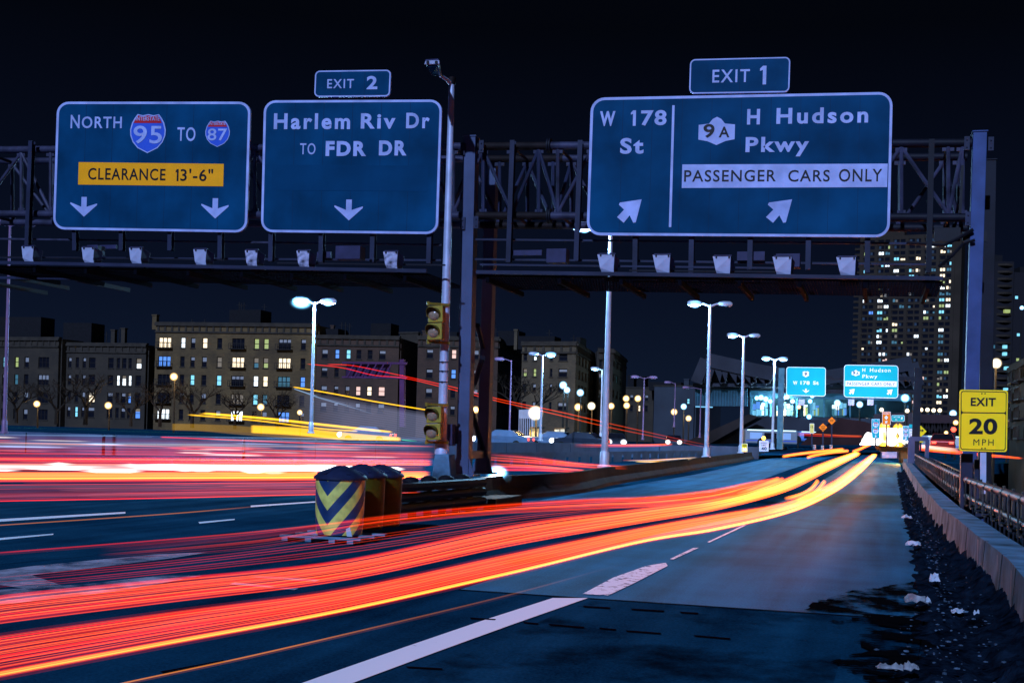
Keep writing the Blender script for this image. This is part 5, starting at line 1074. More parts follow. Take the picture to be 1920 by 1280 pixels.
t, bd = post_sign('speed_advice_sign', 1518, 793.5, 1526.5, 812, 106, mat('pale_yellow', (.7, .6, .15), .5, 0, .05, 2), 'small pale yellow speed plate on a pole in front of the terminal wall'); bd.text(t, '15', (1520, 798, 1524.5, 802), .04, sblk, .02)
sp_dark = mat('speed_white', (.62, .66, .80), .5, 0, .05, 2)
t, bd = post_sign('speed_limit_sign', 1423.5, 826, 1441, 846, 85, sp_dark, 'white speed limit 40 sign with an amber beacon, behind the median wall', 1, pb=850); bd.text(t, 'SPEED', (1426.5, 829, 1438, 831.5), .04, sblk, .01); bd.text(t, 'LIMIT', (1427.5, 833, 1437, 835.5), .04, sblk, .01); bd.text(t, '40', (1427.5, 837.5, 1437.5, 843.5), .04, sblk, .03)
mb = MB(); mb.ball(Pl(1432, 821, 85), 3.6*85/F, 8); obj('beacon', mb, emat('amber_beacon', (1, .52, .05), 6), t, True)
t, bd = post_sign('speed_display_sign', 1390.5, 831, 1401.5, 847, 84, syel2, 'small yellow radar speed display at the foot of the second lamp pole', 1, pb=850); bd.text(t, 'YOUR', (1393, 832.5, 1399.5, 834.3), .04, sblk, .02); bd.text(t, 'SPEED', (1392.5, 835, 1400, 837), .04, sblk, .02); bd.text(t, '38', (1392, 839, 1400, 845.5), .04, emat('led_amber', (1, .8, .3), 4), .05)
# glaring work zone: white trailer panels, the floodlit glare painted in as emission
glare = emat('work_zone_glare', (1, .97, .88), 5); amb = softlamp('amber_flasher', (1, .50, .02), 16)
wz = thing('light_trailer', Pl(1672, 838, 104), 'blazing white self-glowing work trailer with amber flashers at the end of the road', 'trailer')
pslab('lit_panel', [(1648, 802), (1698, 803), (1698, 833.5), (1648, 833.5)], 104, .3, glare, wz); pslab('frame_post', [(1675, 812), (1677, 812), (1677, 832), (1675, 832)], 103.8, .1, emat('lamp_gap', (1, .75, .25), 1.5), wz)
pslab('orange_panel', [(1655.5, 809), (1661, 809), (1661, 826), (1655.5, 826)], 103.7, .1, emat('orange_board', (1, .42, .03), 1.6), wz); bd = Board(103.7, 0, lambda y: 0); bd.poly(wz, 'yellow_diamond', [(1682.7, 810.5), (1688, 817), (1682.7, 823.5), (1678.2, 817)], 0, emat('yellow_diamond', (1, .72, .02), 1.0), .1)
pslab('axle_frame', [(1648, 834), (1695, 834), (1695, 838), (1648, 838)], 104, 1.2, steel_dk, wz)
for x in (1656, 1688): mb = MB(); mb.lathe(Pl(x, 838.5, 103.7), [(.4, -.1), (.42, 0), (.4, .1)], 14, Vector((0, 1, 0))); obj('wheel', mb, black, wz, True)
for x, y in ((1658.7, 800), (1684, 803), (1657, 832), (1684, 832)): mb = MB(); mb.ball(Pl(x, y, 103.3), 11*108/F, 14); obj('flasher', mb, amb, wz, True)
glare_w = softlamp('work_glare', (1, .93, .80), 22, 9)
for x, y, r in ((1622, 826, 8), (1633, 820, 10), (1645, 828, 8), (1669, 812, 12), (1672, 829, 10), (1697, 826, 8)): mb = MB(); mb.ball(Pl(x, y, 103), r*108/F, 12); obj('glare_ball', mb, glare_w, wz, True)  # added glowing balls that thicken the white glare, no lamps of their own
lamp_light(wz, Pl(1684, 834, 101), 1100, (1, .55, .08), .3)
wt = thing('glowing_tarpaulin', Pl(1630, 836, 107), 'glaring white heap of self-glowing sheeting left of the work trailer', 'sheeting'); mb = MB()
pts = [(1612, 832), (1618, 824), (1621, 815), (1626, 810), (1632, 811), (1637, 815), (1640, 822), (1650, 830), (1650, 834), (1612, 834)]; mb.prism([Pl(x, y, 107) for x, y in pts], (0, 1.5, 0)); obj('sheet', mb, glare, wt, bevel=.2)  # sheet emits by itself, painted bright in place of floodlight falling on it
bar = thing('barricade', Pl(1668, 858, 86), 'low slatted barricade across the lane end under the amber flashers', 'barricade')
for k in range(5): mb = MB(); y = 848+k*2.3; mb.bar(Pl(1651, y, 80), Pl(1683, y, 80), .05, .05); obj('slat', mb, galv, bar)
for x in (1652, 1683): mb = MB(); mb.bar(Pl(x, 859, 80), Pl(x, 847, 80), .08, .08); obj('post', mb, steel, bar)
ramp('lane_end_wall', [(1640, 835), (1702, 838), (1704, 866), (1686, 868), (1686, 846), (1644, 844)], 88, 1.5, mat('lane_end_concrete', (.10, .06, .02), .9, 0, .4, .8), 'brownish concrete block lit amber behind the slatted barricade', 'wall')
def bollard(x, y0, y1, Y, label):
    b = Pl(x, y1, Y); h = Pl(x, y0, Y).z-b.z; t = thing('delineator', b, label, 'bollard', 'striped lane posts'); mb = MB(); 
    for k in range(6): mb.lathe(b+Z*h*k/6, [(.09, 0), (.09, h/6)], 10, Z, k % 2)
    obj('post', mb, [sblk, mat('post_white', (.5, .5, .55), .5)], t)
bollard(1527, 834, 843, 78, 'left striped lane post near the far trails'); bollard(1542, 835, 843, 80, 'middle striped lane post near the far trails'); bollard(1558, 834, 842, 82, 'right striped lane post near the far trails')
fr = thing('steel_goalpost', Pl(1712, 872, 70), 'grey goalpost shaped steel frame at the far end of the parapet', 'frame')
for pts in (((1708, 868), (1709, 820)), ((1737, 872), (1739, 824)), ((1706, 822), (1741, 823))): mb = MB(); mb.bar(Pl(*pts[0], 62), Pl(*pts[1], 62), .18 if pts[0][0] != 1708 else .3, .2); obj('bar', mb, colp, fr)

# ------------------------------------------------------------------ vehicles
tyre = mat('tyre', (.01, .01, .01), .8); head = softlamp('headlight', (.85, .92, 1.0), 26); tail = emat('tail_light', (1, .04, .02), 8)
def car(p, yaw, label, paintm, lights=True, facing=1, L=4.5):
    """p ground point of the car centre; yaw of its nose"""
    t = thing('car', p, label, 'car', 'cars on the far road'); d = Vector((math.cos(yaw), math.sin(yaw), 0)); s = Vector((-d.y, d.x, 0)); q = lambda a, b, h: p+d*a+s*b+Z*h
    prof = [(-2.25, .35), (-2.25, .85), (-2.1, .95), (-1.55, 1.0), (-.95, 1.42), (.45, 1.45), (1.15, 1.0), (2.0, .88), (2.25, .70), (2.25, .35)]; mb = MB()
    o = [];
    for sd in (-1, 1): o.append([q(a*L/4.5, sd*(.88 if h < 1.05 else .70), h) for a, h in prof])
    n = len(prof); mb.add(o[0]+o[1], [list(range(n)), list(range(2*n-1, n-1, -1))]+[(i, i+n, (i+1) % n+n, (i+1) % n) for i in range(n)]); obj('body', mb, paintm, t, bevel=.05)
    mb = MB(); k = L/4.5
    for sd in (-1, 1): mb.sheet([q(-1.3*k, sd*.86, 1.03), q(-.9*k, sd*.725, 1.36), q(.4*k, sd*.725, 1.38), q(1.0*k, sd*.86, 1.03)])
    mb.sheet([q(.55*k, -.66, 1.40), q(.55*k, .66, 1.40), q(1.16*k, .8, 1.02), q(1.16*k, -.8, 1.02)]); mb.sheet([q(-1.02*k, -.66, 1.40), q(-1.02*k, .66, 1.40), q(-1.58*k, .8, 1.02), q(-1.58*k, -.8, 1.02)]); obj('glass', mb, glass_dk, t)
    for a in (-1.35, 1.4):
        for sd in (-1, 1): mb = MB(); mb.lathe(q(a*k, sd*.82, .33), [(.2, -.11), (.33, -.1), (.33, .1), (.2, .11)], 16, s); obj('wheel', mb, tyre, t, True)
    for sd in (-1, 1):
        mb = MB(); mb.ball(q(2.25*k, sd*.62, .68), .34 if lights else .15, 9, sc=(1, 1, .9)); obj('headlight', mb, head if lights else lensm, t, True)
        mb = MB(); mb.box(q(-2.26*k, sd*.62, .75), (.05, .3, .15), (d, s, Z)); obj('tail_light', mb, tail, t)
    return t
paint_b = mat('blue_grey_car_paint', (.10, .16, .26), .3, .3, .1, 2); paint_d = mat('dark_car_paint', (.02, .025, .04), .3, .3, .1, 2); paint_w = mat('white_car_paint', (.4, .45, .55), .3, 0, .1, 2)
def at_u(x, depth): p = D(x, 800, depth); return Vector((p.x, p.y, UZ))
toward = lambda p: math.atan2(-p.y, -p.x)
p = at_u(1154, 112); car(p, toward(p)+.05, 'car with glaring twin headlights just right of the thick lamp pole', paint_d); p = at_u(1264, 140); car(p, toward(p), 'car with glaring twin headlights at the foot of the terminal ramp', paint_d)
for i, (x, dp, pm, lb) in enumerate(((945, 100, paint_b, 'blue grey car right of the rear gantry column above the retaining wall'), (1040, 108, paint_b, 'blue grey car beside the lit blue street lamp pole'), (1090, 104, paint_d, 'dark car above the retaining wall left of the thick pole'), (690, 108, paint_b, 'blue grey car left of the lamp pole above the wall'))):
    p = at_u(x, dp); car(p, random.choice((0, math.pi))+random.uniform(-.1, .1), lb, pm, True)
def bus(pxl, pxr, pyt, pyb, depth, label, body, litwin, cat='bus'):
    A, B = D(pxl, pyb, depth), D(pxr, pyb, depth); f = Fac(A, B); z0 = A.z; h = D(pxl, pyt, depth).z-z0; t = thing('bus', A, label, cat, 'buses on the cross streets'); mb = MB(); f.box(mb, 0, f.L, z0+.35, z0+h, -2.5, 0); obj('body', mb, body, t, bevel=.12)
    n = int(f.L/1.5)
    for k in range(n): mb = MB(); f.box(mb, .5+(f.L-1)*k/n, .5+(f.L-1)*(k+.85)/n, z0+h*.45, z0+h*.82, .002, .03); obj('window', mb, litwin if random.random() < .7 else glass_dk, t)
    for u in (1.8, f.L-2.4): mb = MB(); mb.lathe(f.p(u, z0+.48, 0), [(.3, -.2), (.48, -.15), (.48, .03), (.3, .06)], 16, f.n); obj('wheel', mb, tyre, t, True)
    mb = MB(); f.box(mb, .2, f.L-.2, z0+h*.93, z0+h*.99, .002, .03); obj('roof_strip', mb, glow2, t); mb = MB(); f.box(mb, .1, f.L-.1, z0+h*.33, z0+h*.38, .002, .02); obj('side_stripe', mb, sblue, t)
bus(1397, 1495, 804, 836, 140, 'grey city bus with a glowing white roof edge behind the lamp poles', mat('bus_body', (.20, .22, .26), .4, 0, .1, 1), emat('bus_window', (.25, .45, .9), .6))
bus(1499, 1533, 808, 832, 150, 'bluish bus partly hidden behind the sign poles under the terminal', mat('bus_blue', (.12, .28, .6), .4, 0, .1, 1), emat('bus_window2', (.3, .55, 1), .9))
bus(1735, 1806, 816, 846, 120, 'white bus behind the yellow exit sign under the overpass', mat('bus_white', (.42, .46, .52), .4, 0, .1, 1), emat('bus_window3', (.4, .6, .7), .4))
p = D(1767, 846, 98); p.z = D(1767, 848, 98).z; car(p, math.atan2(p.y, p.x)+0.0, 'car with red tail lights in front of the white bus', mat('red_car_paint', (.20, .02, .02), .3, .2, .1, 2), False)
sig = thing('traffic_signal', D(1788, 840, 115), 'distant traffic signal showing red beside the yellow exit sign', 'traffic signal'); mb = MB(); c = D(1788, 805, 115); mb.box(c+Vector((0, .2, -.3)), (.4, .3, 1.2)); obj('signal_head', mb, black, sig); mb = MB(); mb.ball(c, .22, 8); obj('red_lens', mb, tail, sig, True); mb = MB(); b_ = D(1800, 846, 115); mb.tube([b_, Vector((b_.x, b_.y, c.z)), c+Vector((0, .2, .1))], .06, 6); obj('post', mb, steel, sig)

# shelter and small white cabins by the large warm lamp
sh = thing('bus_shelter', D(1040, 822, 100), 'small lit white shelter beside the large warm lamp', 'shelter')
pslab('lit_panel', [(1040, 805), (1058, 804), (1058, 823), (1040, 823)], 108, .2, emat('shelter_light', (1, .95, .8), .8), sh); pslab('roof', [(1038, 802), (1060, 801), (1060, 804), (1038, 804)], 107.5, 1.5, trim, sh)
for x in (1038, 1049, 1058.5): pslab('post', [(x, 803), (x+1.2, 803), (x+1.2, 824), (x, 824)], 107.7, .08, trim, sh)
sh = thing('bus_shelter', D(1000, 822, 100), 'yellowish lit shelter frame below the large warm lamp', 'shelter'); pslab('lit_panel', [(997, 803), (1010, 803), (1010, 822), (997, 822)], 108, .2, emat('shelter_light2', (1, .75, .35), .35), sh); pslab('roof', [(993, 800), (1013, 800), (1013, 803), (993, 803)], 107.5, 1.5, trim, sh)
for x in (993, 1010.5): pslab('post', [(x, 802), (x+1.5, 802), (x+1.5, 824), (x, 824)], 107.7, .08, signal_y, sh)
bi = thing('white_kiosk', D(985, 822, 110), 'pale lit kiosk wall behind the gantry column, left of the warm lamp', 'kiosk'); pslab('wall', [(973, 768), (1000, 767), (1000, 822), (972, 822)], 122, 3, mat('kiosk_wall', (.30, .33, .42), .7, 0, .2, .5), bi)
for k in range(6): pslab('panel_rib', [(974+k*4, 784), (975+k*4, 784), (975+k*4, 820), (974+k*4, 820)], 121.8, .15, trim, bi)
# purple steel sign frame far behind
pg = thing('far_sign_gantry', D(1113, 800, 130), 'purple back of a far gantry in front of the reddish brick block', 'gantry')
gp = mat('purple_steel', (.07, .022, .075), .6, .1, .2, 1); Yq = 118
pslab('column', [(749, 674), (757, 673), (758, 800), (749, 800)], Yq, .5, gp, pg)
for y in (678, 705): pslab('chord', [(641, y), (762, y+1), (762, y+5), (641, y+3)], Yq-.1, .3, gp, pg)
pslab('sign_back', [(650, 682), (731, 683), (731, 707), (648, 706)], Yq+.5, .1, mat('purple_panel', (.035, .012, .045), .7, 0, .2, 1), pg)
for k in range(6): mb = MB(); mb.bar(Pl(652+k*14, 705, Yq-.15), Pl(664+k*14, 682, Yq-.15), .12, .12); obj('brace', mb, gp, pg)

# ------------------------------------------------------------------ bare winter trees
bark = mat('bark', (.020, .014, .010), .9, 0, .3, 3)
def bare_tree(seed, H):
    random.seed(seed); tr = MB(); cw = MB()
    def grow(p, d, L, r, lev, mb):
        q = p+d*L; mb.tube([p, q], [r, r*.72], 5 if lev < 2 else 3, cap=False)
        if lev == 6: return
        for k in range(3 if lev in (0, 1, 2) else 2):
            a = random.uniform(0, 6.28); ax = Vector((math.cos(a), math.sin(a), 0)); nd = (d*random.uniform(.7, 1.0)+ax*random.uniform(.45, .8)+Z*.12).normalized()
            grow(q-d*L*random.uniform(0, .3), nd, L*random.uniform(.66, .84), r*.62, lev+1, cw)
    grow(Vector((0, 0, 0)), Z.copy(), H*.24, H*.022, 0, tr); return tr, cw
protos = [bare_tree(3, 10), bare_tree(8, 9)]; TP = []
for tr, cw in protos:
    mt = obj('trunk', tr, bark, None, origin=(0, 0, 0)); mc = obj('crown', cw, bark, None, origin=(0, 0, 0)); TP.append((mt, mc))
trees = [(30, 170, 'bare tree at the left edge below the dark block'), (105, 165, 'wide bare tree beside the first warm lamp'), (160, 172, 'bare tree between the two left warm lamps'), (245, 168, 'bare tree right of the second warm lamp'), (300, 175, 'bare tree left of the tall lit lamp pole'), (360, 172, 'bare tree just right of the tall lit lamp pole'), (440, 178, 'bare tree before the yellow block, above the light band'), (520, 180, 'bare tree near the two warm lamps before the yellow block'), (985, 140, 'bare tree by the largest warm lamp')]
for i, (x, dp, lb) in enumerate(trees):
    p = D(x, 800, dp); e = thing('bare_tree', (p.x, p.y, .9), lb, 'tree', 'bare winter trees'); e.rotation_euler[2] = i*1.7; s_ = .95+.14*(i % 3); e.scale = (s_*1.2, s_*1.2, s_*.85)
    for src in TP[i % 2]:
        c = src if not src.parent and i < 2 else src.copy()
        if c is not src: C.objects.link(c)
        c.parent = e; c.location = (0, 0, 0)
# ------------------------------------------------------------------ light trails over the road
tm_ = bpy.data.materials.new('light_trail'); tm_.use_nodes = True; n = tm_.node_tree.nodes; l = tm_.node_tree.links; n.remove(n['Principled BSDF'])
at = n.new('ShaderNodeAttribute'); at.attribute_name = 'glow'; em = n.new('ShaderNodeEmission'); tr = n.new('ShaderNodeBsdfTransparent'); ad = n.new('ShaderNodeAddShader')
l.new(at.outputs['Color'], em.inputs[0]); em.inputs[1].default_value = .37; l.new(em.outputs[0], ad.inputs[0]); l.new(tr.outputs[0], ad.inputs[1]); l.new(ad.outputs[0], n['Material Output'].inputs[0])
RED = lambda t: (1.0, .016+.045*max(0, min(1, (t-.35)/.3)), .004); ORG = (1.0, .12, .02); YEL = (1.0, .26, .025); WHT = (1.0, .92, .85); AMB = (1.0, .52, .01); BLU = (.35, .6, 1.0); GRY = (.045, .05, .085); PNK = (1.0, .06, .07)
random.seed(21)
class Trail:
    def __init__(s): s.v = []; s.f = []; s.c = []
    def strand(s, pts, rpx, col, k, n=56, fade0=0.0, fade1=0.0):
        """pts: world points with equal steps, rpx px radius (or list), k brightness list/number"""
        N = len(pts); o = len(s.v); m = 6
        for i, p in enumerate(pts):
            d = (pts[min(i+1, N-1)]-pts[max(i-1, 0)]).normalized(); x = d.cross(Z).normalized(); y = x.cross(d); t = i/(N-1)
            dep = (p-CAM).dot(fw); r = (rpx(t) if callable(rpx) else rpx)*dep/F
            if i in (0, N-1): r *= .15
            b = (k(t) if callable(k) else k)
            if fade0 and t < fade0: b *= t/fade0
            if fade1 and t > 1-fade1: b *= (1-t)/fade1
            c = col(t) if callable(col) else col
            for j in range(m):
                a = math.pi*2*j/m; s.v.append(p+(x*math.cos(a)+y*math.sin(a))*r); s.c.append((c[0]*b, c[1]*b, c[2]*b, 1))
        for i in range(N-1):
            for j in range(m): s.f.append((o+i*m+j, o+i*m+(j+1) % m, o+(i+1)*m+(j+1) % m, o+(i+1)*m+j))
    def build(s, label):
        org = Vector(s.v[0]); me = bpy.data.meshes.new('light_trail'); me.from_pydata([tuple(v-org) for v in s.v], [], s.f); a = me.attributes.new('glow', 'FLOAT_COLOR', 'POINT'); a.data.foreach_set('color', [q for c in s.c for q in c]); me.materials.append(tm_)
        o = bpy.data.objects.new('light_trail', me); C.objects.link(o); o.location = org; tag(o, label, 'light trail', 'light trails of passing traffic')
def lerp(a, b, t): return a+(b-a)*t
def bundle(label, top, bot, strands, zt=.75, N=60, mapf=None):
    T = crs(top, N); B = crs(bot, N); tr = Trail(); mf = mapf or (lambda x, y: G(x, y, zt))
    for (s, rp, col, k, f0, f1, a, b) in strands:
        i0, i1 = int(a*(N-1)), int(b*(N-1)); wob = [random.uniform(-.012, .012) for _ in range(4)]
        pts = [mf(lerp(T[i][0], B[i][0], s), lerp(T[i][1], B[i][1], s)) for i in range(i0, i1+1)]
        tr.strand(pts, rp, col, k, fade0=f0, fade1=f1)
    tr.build(label)
def ramp_(*st):
    def f(t):
        for (a, va), (b, vb) in zip(st, st[1:]):
            if t <= b: return va+(vb-va)*(t-a)/(b-a)
        return st[-1][1]
    return f
# near bundle
topA = [(-80, 1206), (0, 1187), (320, 1143), (640, 1102), (960, 1035), (1200, 988), (1340, 963), (1470, 941), (1555, 905), (1602, 873), (1637, 850)]
botA = [(-80, 1290), (0, 1274), (320, 1212), (640, 1150), (960, 1078), (1200, 1019), (1340, 996), (1480, 962), (1562, 925), (1612, 888), (1646, 851)]
grow = ramp_((0, .75), (.45, .95), (.6, 1.3), (.75, 1.5), (1, 1.6))
st = []
for i in range(16): s = (i+.5)/16; st.append((s, ramp_((0, 4.2), (.5, 3.0), (1, 1.6)), RED, (lambda q: (lambda t: .20*q*grow(t)))(random.uniform(.3, 1.6)), 0, .03, 0, 1))
for i in range(46): s = random.random()**.8; st.append((s, random.uniform(.5, 1.1), RED, (lambda q: (lambda t: q*grow(t)))(random.uniform(.15, .9)), 0, .03, 0, random.uniform(.85, 1)))
for s, k in ((.16, 1.3), (.22, .8), (.40, 1.1), (.44, .7)): st.append((s, ramp_((0, 1.1), (1, 1.4)), ORG, (lambda q: (lambda t: q*1.6*grow(t)))(k), 0, .03, 0, 1))
for s, k in ((.08, .9), (.29, .8), (.33, 1.3), (.52, .9), (.60, 1.2), (.66, .8), (.72, 1.0)): st.append((s, random.uniform(.6, 1.1), ORG, (lambda q: (lambda t: q*1.5*grow(t)))(k), 0, .03, 0, 1))
for s, r, k in ((.86, 2.6, 1.5), (.885, 1.3, 2.4), (.83, 1.5, 1.0), (.91, 1.3, 1.0)): st.append((s, ramp_((0, r), (.6, r*.9), (1, r*.8)), YEL, (lambda q: (lambda t: q*1.25*grow(t)))(k), 0, .03, 0, 1))
for i in range(14): st.append((random.uniform(.3, .95), ramp_((0, .6), (.6, 1.8), (1, 2.4)), YEL, ramp_((0, .0), (.45, .15), (.62, 1.6), (1, 2.6)), .02, .03, .4, 1))
bundle('broad near light trail sweeping from the lower left corner, yellow along its lower edge', topA, botA, st)
topB = [(-80, 1138), (0, 1116), (320, 1084), (640, 1050), (960, 985), (1200, 953), (1340, 935), (1440, 910), (1535, 870), (1608, 846)]
botB = [(-80, 1182), (0, 1168), (320, 1128), (640, 1088), (960, 1022), (1200, 980), (1340, 956), (1470, 922), (1550, 884), (1615, 850)]
st = []
for i in range(13): s = (i+.5)/13; st.append((s, ramp_((0, 3.4), (.5, 3.0), (1, 1.5)), RED, (lambda q: (lambda t: .24*q*grow(t)))(random.uniform(.4, 1.5)), .08, .03, 0, 1))
for i in range(40): st.append((random.random(), random.uniform(.5, 1.1), RED if random.random() < .7 else ORG, (lambda q: (lambda t: q*grow(t)))(random.uniform(.2, .85)), .1, .03, 0, random.uniform(.8, 1)))
for i in range(16): st.append((random.uniform(.1, .95), ramp_((0, .6), (.6, 1.6), (1, 2.2)), YEL, ramp_((0, .0), (.4, .2), (.62, 1.4), (1, 2.5)), .02, .03, .4, 1))
for s, k in ((.10, .9), (.22, 1.2), (.31, .8), (.45, 1.4), (.52, .8), (.63, 1.0), (.78, 1.3), (.86, .8)): st.append((s, random.uniform(.6, 1.2), ORG, (lambda q: (lambda t: q*1.4*grow(t)))(k), .12, .03, 0, 1))
bundle('upper red light trail running parallel above the broad near one', topB, botB, st)
topC = [(180, 1024), (480, 995), (700, 967), (900, 947), (1100, 934), (1220, 930), (1330, 918), (1400, 905), (1458, 896)]
botC = [(180, 1052), (480, 1028), (700, 988), (900, 966), (1100, 955), (1220, 949), (1330, 938), (1400, 920), (1470, 897)]
st = []
for i in range(8): s = (i+.5)/8; st.append((s, 2.4, RED, ramp_((0, .0), (.25, .02), (.4, .10), (.55, .32), (1, .8)), .02, .02, 0, 1))
for i in range(22): st.append((random.random(), random.uniform(.5, .9), RED if random.random() < .8 else ORG, (lambda q: ramp_((0, .05*q), (.35, .5*q), (.6, 1.0*q), (1, 2.4*q)))(random.uniform(.4, 1)), .05, .02, 0, random.uniform(.85, 1)))
bundle('thin red light trail passing in front of the crash barrels', topC, botC, st, .80)
st = [(s, .8, RED, k, .15, .15, a, b) for s, k, a, b in ((.1, .35, 0, .9), (.25, .6, .1, 1), (.4, .4, 0, 1), (.62, .5, .05, 1), (.75, .35, 0, .9), (.9, .5, .1, 1))]
bundle('faint thin red streaks between the barrels and the upper red trail', [(-60, 1085), (320, 1048), (640, 1008), (960, 965), (1150, 950)], [(-60, 1112), (320, 1076), (640, 1040), (960, 990), (1150, 962)], st)
bundle('single thin red streak crossing the left lanes behind the chevron barrel', [(-60, 1040), (200, 1020), (440, 1000), (680, 975), (800, 962)], [(-60, 1042), (200, 1022), (440, 1002), (680, 977), (800, 964)], [(0, 1.2, RED, .6, .1, .2, 0, 1), (1, 3, RED, .07, .1, .2, 0, 1)], .6)
bundle('thin orange streak low over the foreground asphalt, below the broad near trail', [(150, 1301), (230, 1280), (460, 1231), (720, 1171), (960, 1113), (1180, 1053)], [(150, 1303), (230, 1282), (460, 1233), (720, 1173), (960, 1115), (1180, 1054)], [(0, 1.3, (1, .30, .03), ramp_((0, .9), (.45, .7), (.6, .25), (1, .03)), 0, .2, 0, 1), (1, 2.6, (1, .2, .03), ramp_((0, .12), (.5, .10), (.7, .03), (1, .0)), 0, .2, 0, 1)], .12)
bundle('thin orange streak along the left lane beside the white lane line', [(-60, 987), (300, 963), (500, 946)], [(-60, 989), (300, 965), (500, 948)], [(.5, 1.0, (1, .30, .04), .5, 0, .4, 0, 1)], .12)
# spurs
for lb, p, col in (('short bright spur of the near trail, left one of a pair', [(1470, 934), (1500, 926), (1520, 915), (1533, 899)], YEL), ('short bright spur of the near trail, right one of a pair', [(1490, 938), (1515, 927), (1533, 916), (1546, 900)], YEL), ('orange spur peeling left from the upper trail', [(1380, 926), (1420, 912), (1440, 904), (1460, 895)], ORG), ('orange spur ending just right of the other upper one', [(1400, 926), (1435, 912), (1452, 904), (1468, 896)], ORG)):
    bundle(lb, p, [(x+2, y+2) for x, y in p], [(0, 2.4, col, 2.2, .2, .05, 0, 1), (1, 2.4, col, 1.8, .2, .05, 0, 1), (.5, 3.6, RED, .7, .2, .05, 0, 1)], N=24)
for lb, p in (('far short trail along the right bend of the median wall', [(1466, 855), (1490, 851), (1530, 846), (1584, 841)]), ('far short trail just below the one at the median wall', [(1512, 857), (1530, 852), (1560, 847), (1592, 844)]), ('farthest thick trail vanishing into the white glare', [(1598, 846), (1612, 841), (1622, 836), (1632, 832)])):
    bundle(lb, p, [(x, y+1.6) for x, y in p], [(0, 1.9, YEL, 2.4, .1, .05, 0, 1), (1, 1.8, YEL, 2.0, .1, .05, 0, 1), (.5, 3.4, RED, 1.0, .15, .05, 0, 1)], .7, N=24, mapf=lambda x, y: D(x, y, 74))
bundle('thin red streak across the dark ramp block', [(1494, 812), (1540, 814), (1580, 816), (1618, 817)], [(1494, 815), (1540, 817), (1580, 818), (1618, 819)], [(0, 1.0, ORG, 1.0, .1, .1, 0, 1), (1, 1.2, RED, .6, .1, .1, 0, 1)], N=20, mapf=lambda x, y: D(x, y, 130))
# left carriageway bands, ending behind the pier
def left(label, y0, y1, x1, strands, z=.6, x0=-80):
    bundle(label, [(x0, y0[0]), (300, y0[0]*.6+y0[1]*.4), (560, y0[0]*.25+y0[1]*.75), (x1, y0[1])], [(x0, y1[0]), (300, y1[0]*.6+y1[1]*.4), (560, y1[0]*.25+y1[1]*.75), (x1, y1[1])], strands, z, N=40)
def rnd(n, r0, r1, cols, k0, k1, f=.04): return [(random.random(), random.uniform(r0, r1), random.choice(cols), random.uniform(k0, k1), f if random.random() < .5 else 0, f, 0 if random.random() < .6 else random.uniform(0, .5), 1 if random.random() < .6 else random.uniform(.6, 1)) for _ in range(n)]
left('thin red streak along the top of the left traffic, rising to the photo edge', (806, 836), (808, 838), 820, [(.5, 1.1, RED, 1.3, 0, .1, 0, 1)], .9)
left('second thin red streak below the topmost one on the left', (826, 850), (828, 852), 820, [(.5, .9, ORG, .9, 0, .1, 0, 1)], .8)
left('dark red hazy band of trails in the upper left traffic', (838, 848), (868, 872), 815, rnd(9, 2.2, 4, [RED], .06, .16)+rnd(18, .5, .9, [RED, PNK, PNK], .2, .7), .7)
left('blue white headlight streaks in the upper left traffic', (812, 822), (838, 842), 815, rnd(12, .5, 1.0, [BLU, WHT, BLU], .1, .45, .2), .9)
left('blazing white headlight trail in the middle of the left traffic', (868, 874), (880, 886), 800, [(.4, 6.0, WHT, ramp_((0, .25), (.33, .25), (.40, 3.0), (1, 3.2)), 0, .05, 0, .86), (.5, 4.2, WHT, ramp_((0, .3), (.35, .3), (.42, 3.0), (1, 3.0)), 0, .05, 0, .86), (.45, 2.0, WHT, 1.8, .1, .3, 0, .28), (.62, 1.4, PNK, 1.6, .1, .1, .1, .45), (.8, 1.2, WHT, .8, .1, .1, .05, .6)]+rnd(10, .6, 1.4, [PNK, RED, ORG], .4, 1.3), .65)
left('scattered white headlight blobs strung along the left traffic', (866, 872), (884, 888), 800, [(random.random()*.9, random.uniform(1.2, 4.6), WHT, random.uniform(.8, 2.6), .25, .25, a_, min(.97, a_+random.uniform(.05, .13))) for a_ in [.02+.05*k_+random.uniform(-.02, .02) for k_ in range(18)]], .66)
left('red haze and short bright dashes high in the left traffic', (816, 838), (846, 858), 815, rnd(7, 3, 5, [RED, RED], .03, .07, .2)+[(random.random(), random.uniform(.6, 1.8), random.choice((WHT, BLU, RED, ORG)), random.uniform(.4, 1.6), .3, .3, a_, min(.98, a_+random.uniform(.05, .2))) for a_ in [random.uniform(0, .8) for _ in range(26)]], .8)
left('red trails just above the glowing yellow band on the left', (856, 862), (872, 872), 812, rnd(8, 2, 3.2, [RED], .3, .6)+rnd(12, .6, 1.2, [RED, ORG, ORG], .6, 1.6), .65)
left('glowing yellow and orange band of trails behind the barrels', (884, 884), (904, 899), 808, rnd(9, 2.4, 3.6, [RED, ORG], .35, .7)+[(.25, 2.4, YEL, 1.6, 0, .04, 0, 1), (.4, 1.6, YEL, 1.4, 0, .04, 0, 1), (.62, 2.2, YEL, 2.6, 0, .04, 0, 1), (.68, 1.4, YEL, 2.2, 0, .04, 0, 1)]+rnd(12, .6, 1.2, [RED, ORG, YEL], .5, 1.5), .6)
left('pale pink hazy band of trails under the yellow band', (905, 899), (942, 924), 790, rnd(12, 2.4, 4, [PNK, (.9, .25, .35)], .05, .15)+rnd(22, .4, .8, [RED, PNK], .15, .6)+[(.95, 1.2, RED, .8, 0, .2, 0, .85)], .5)
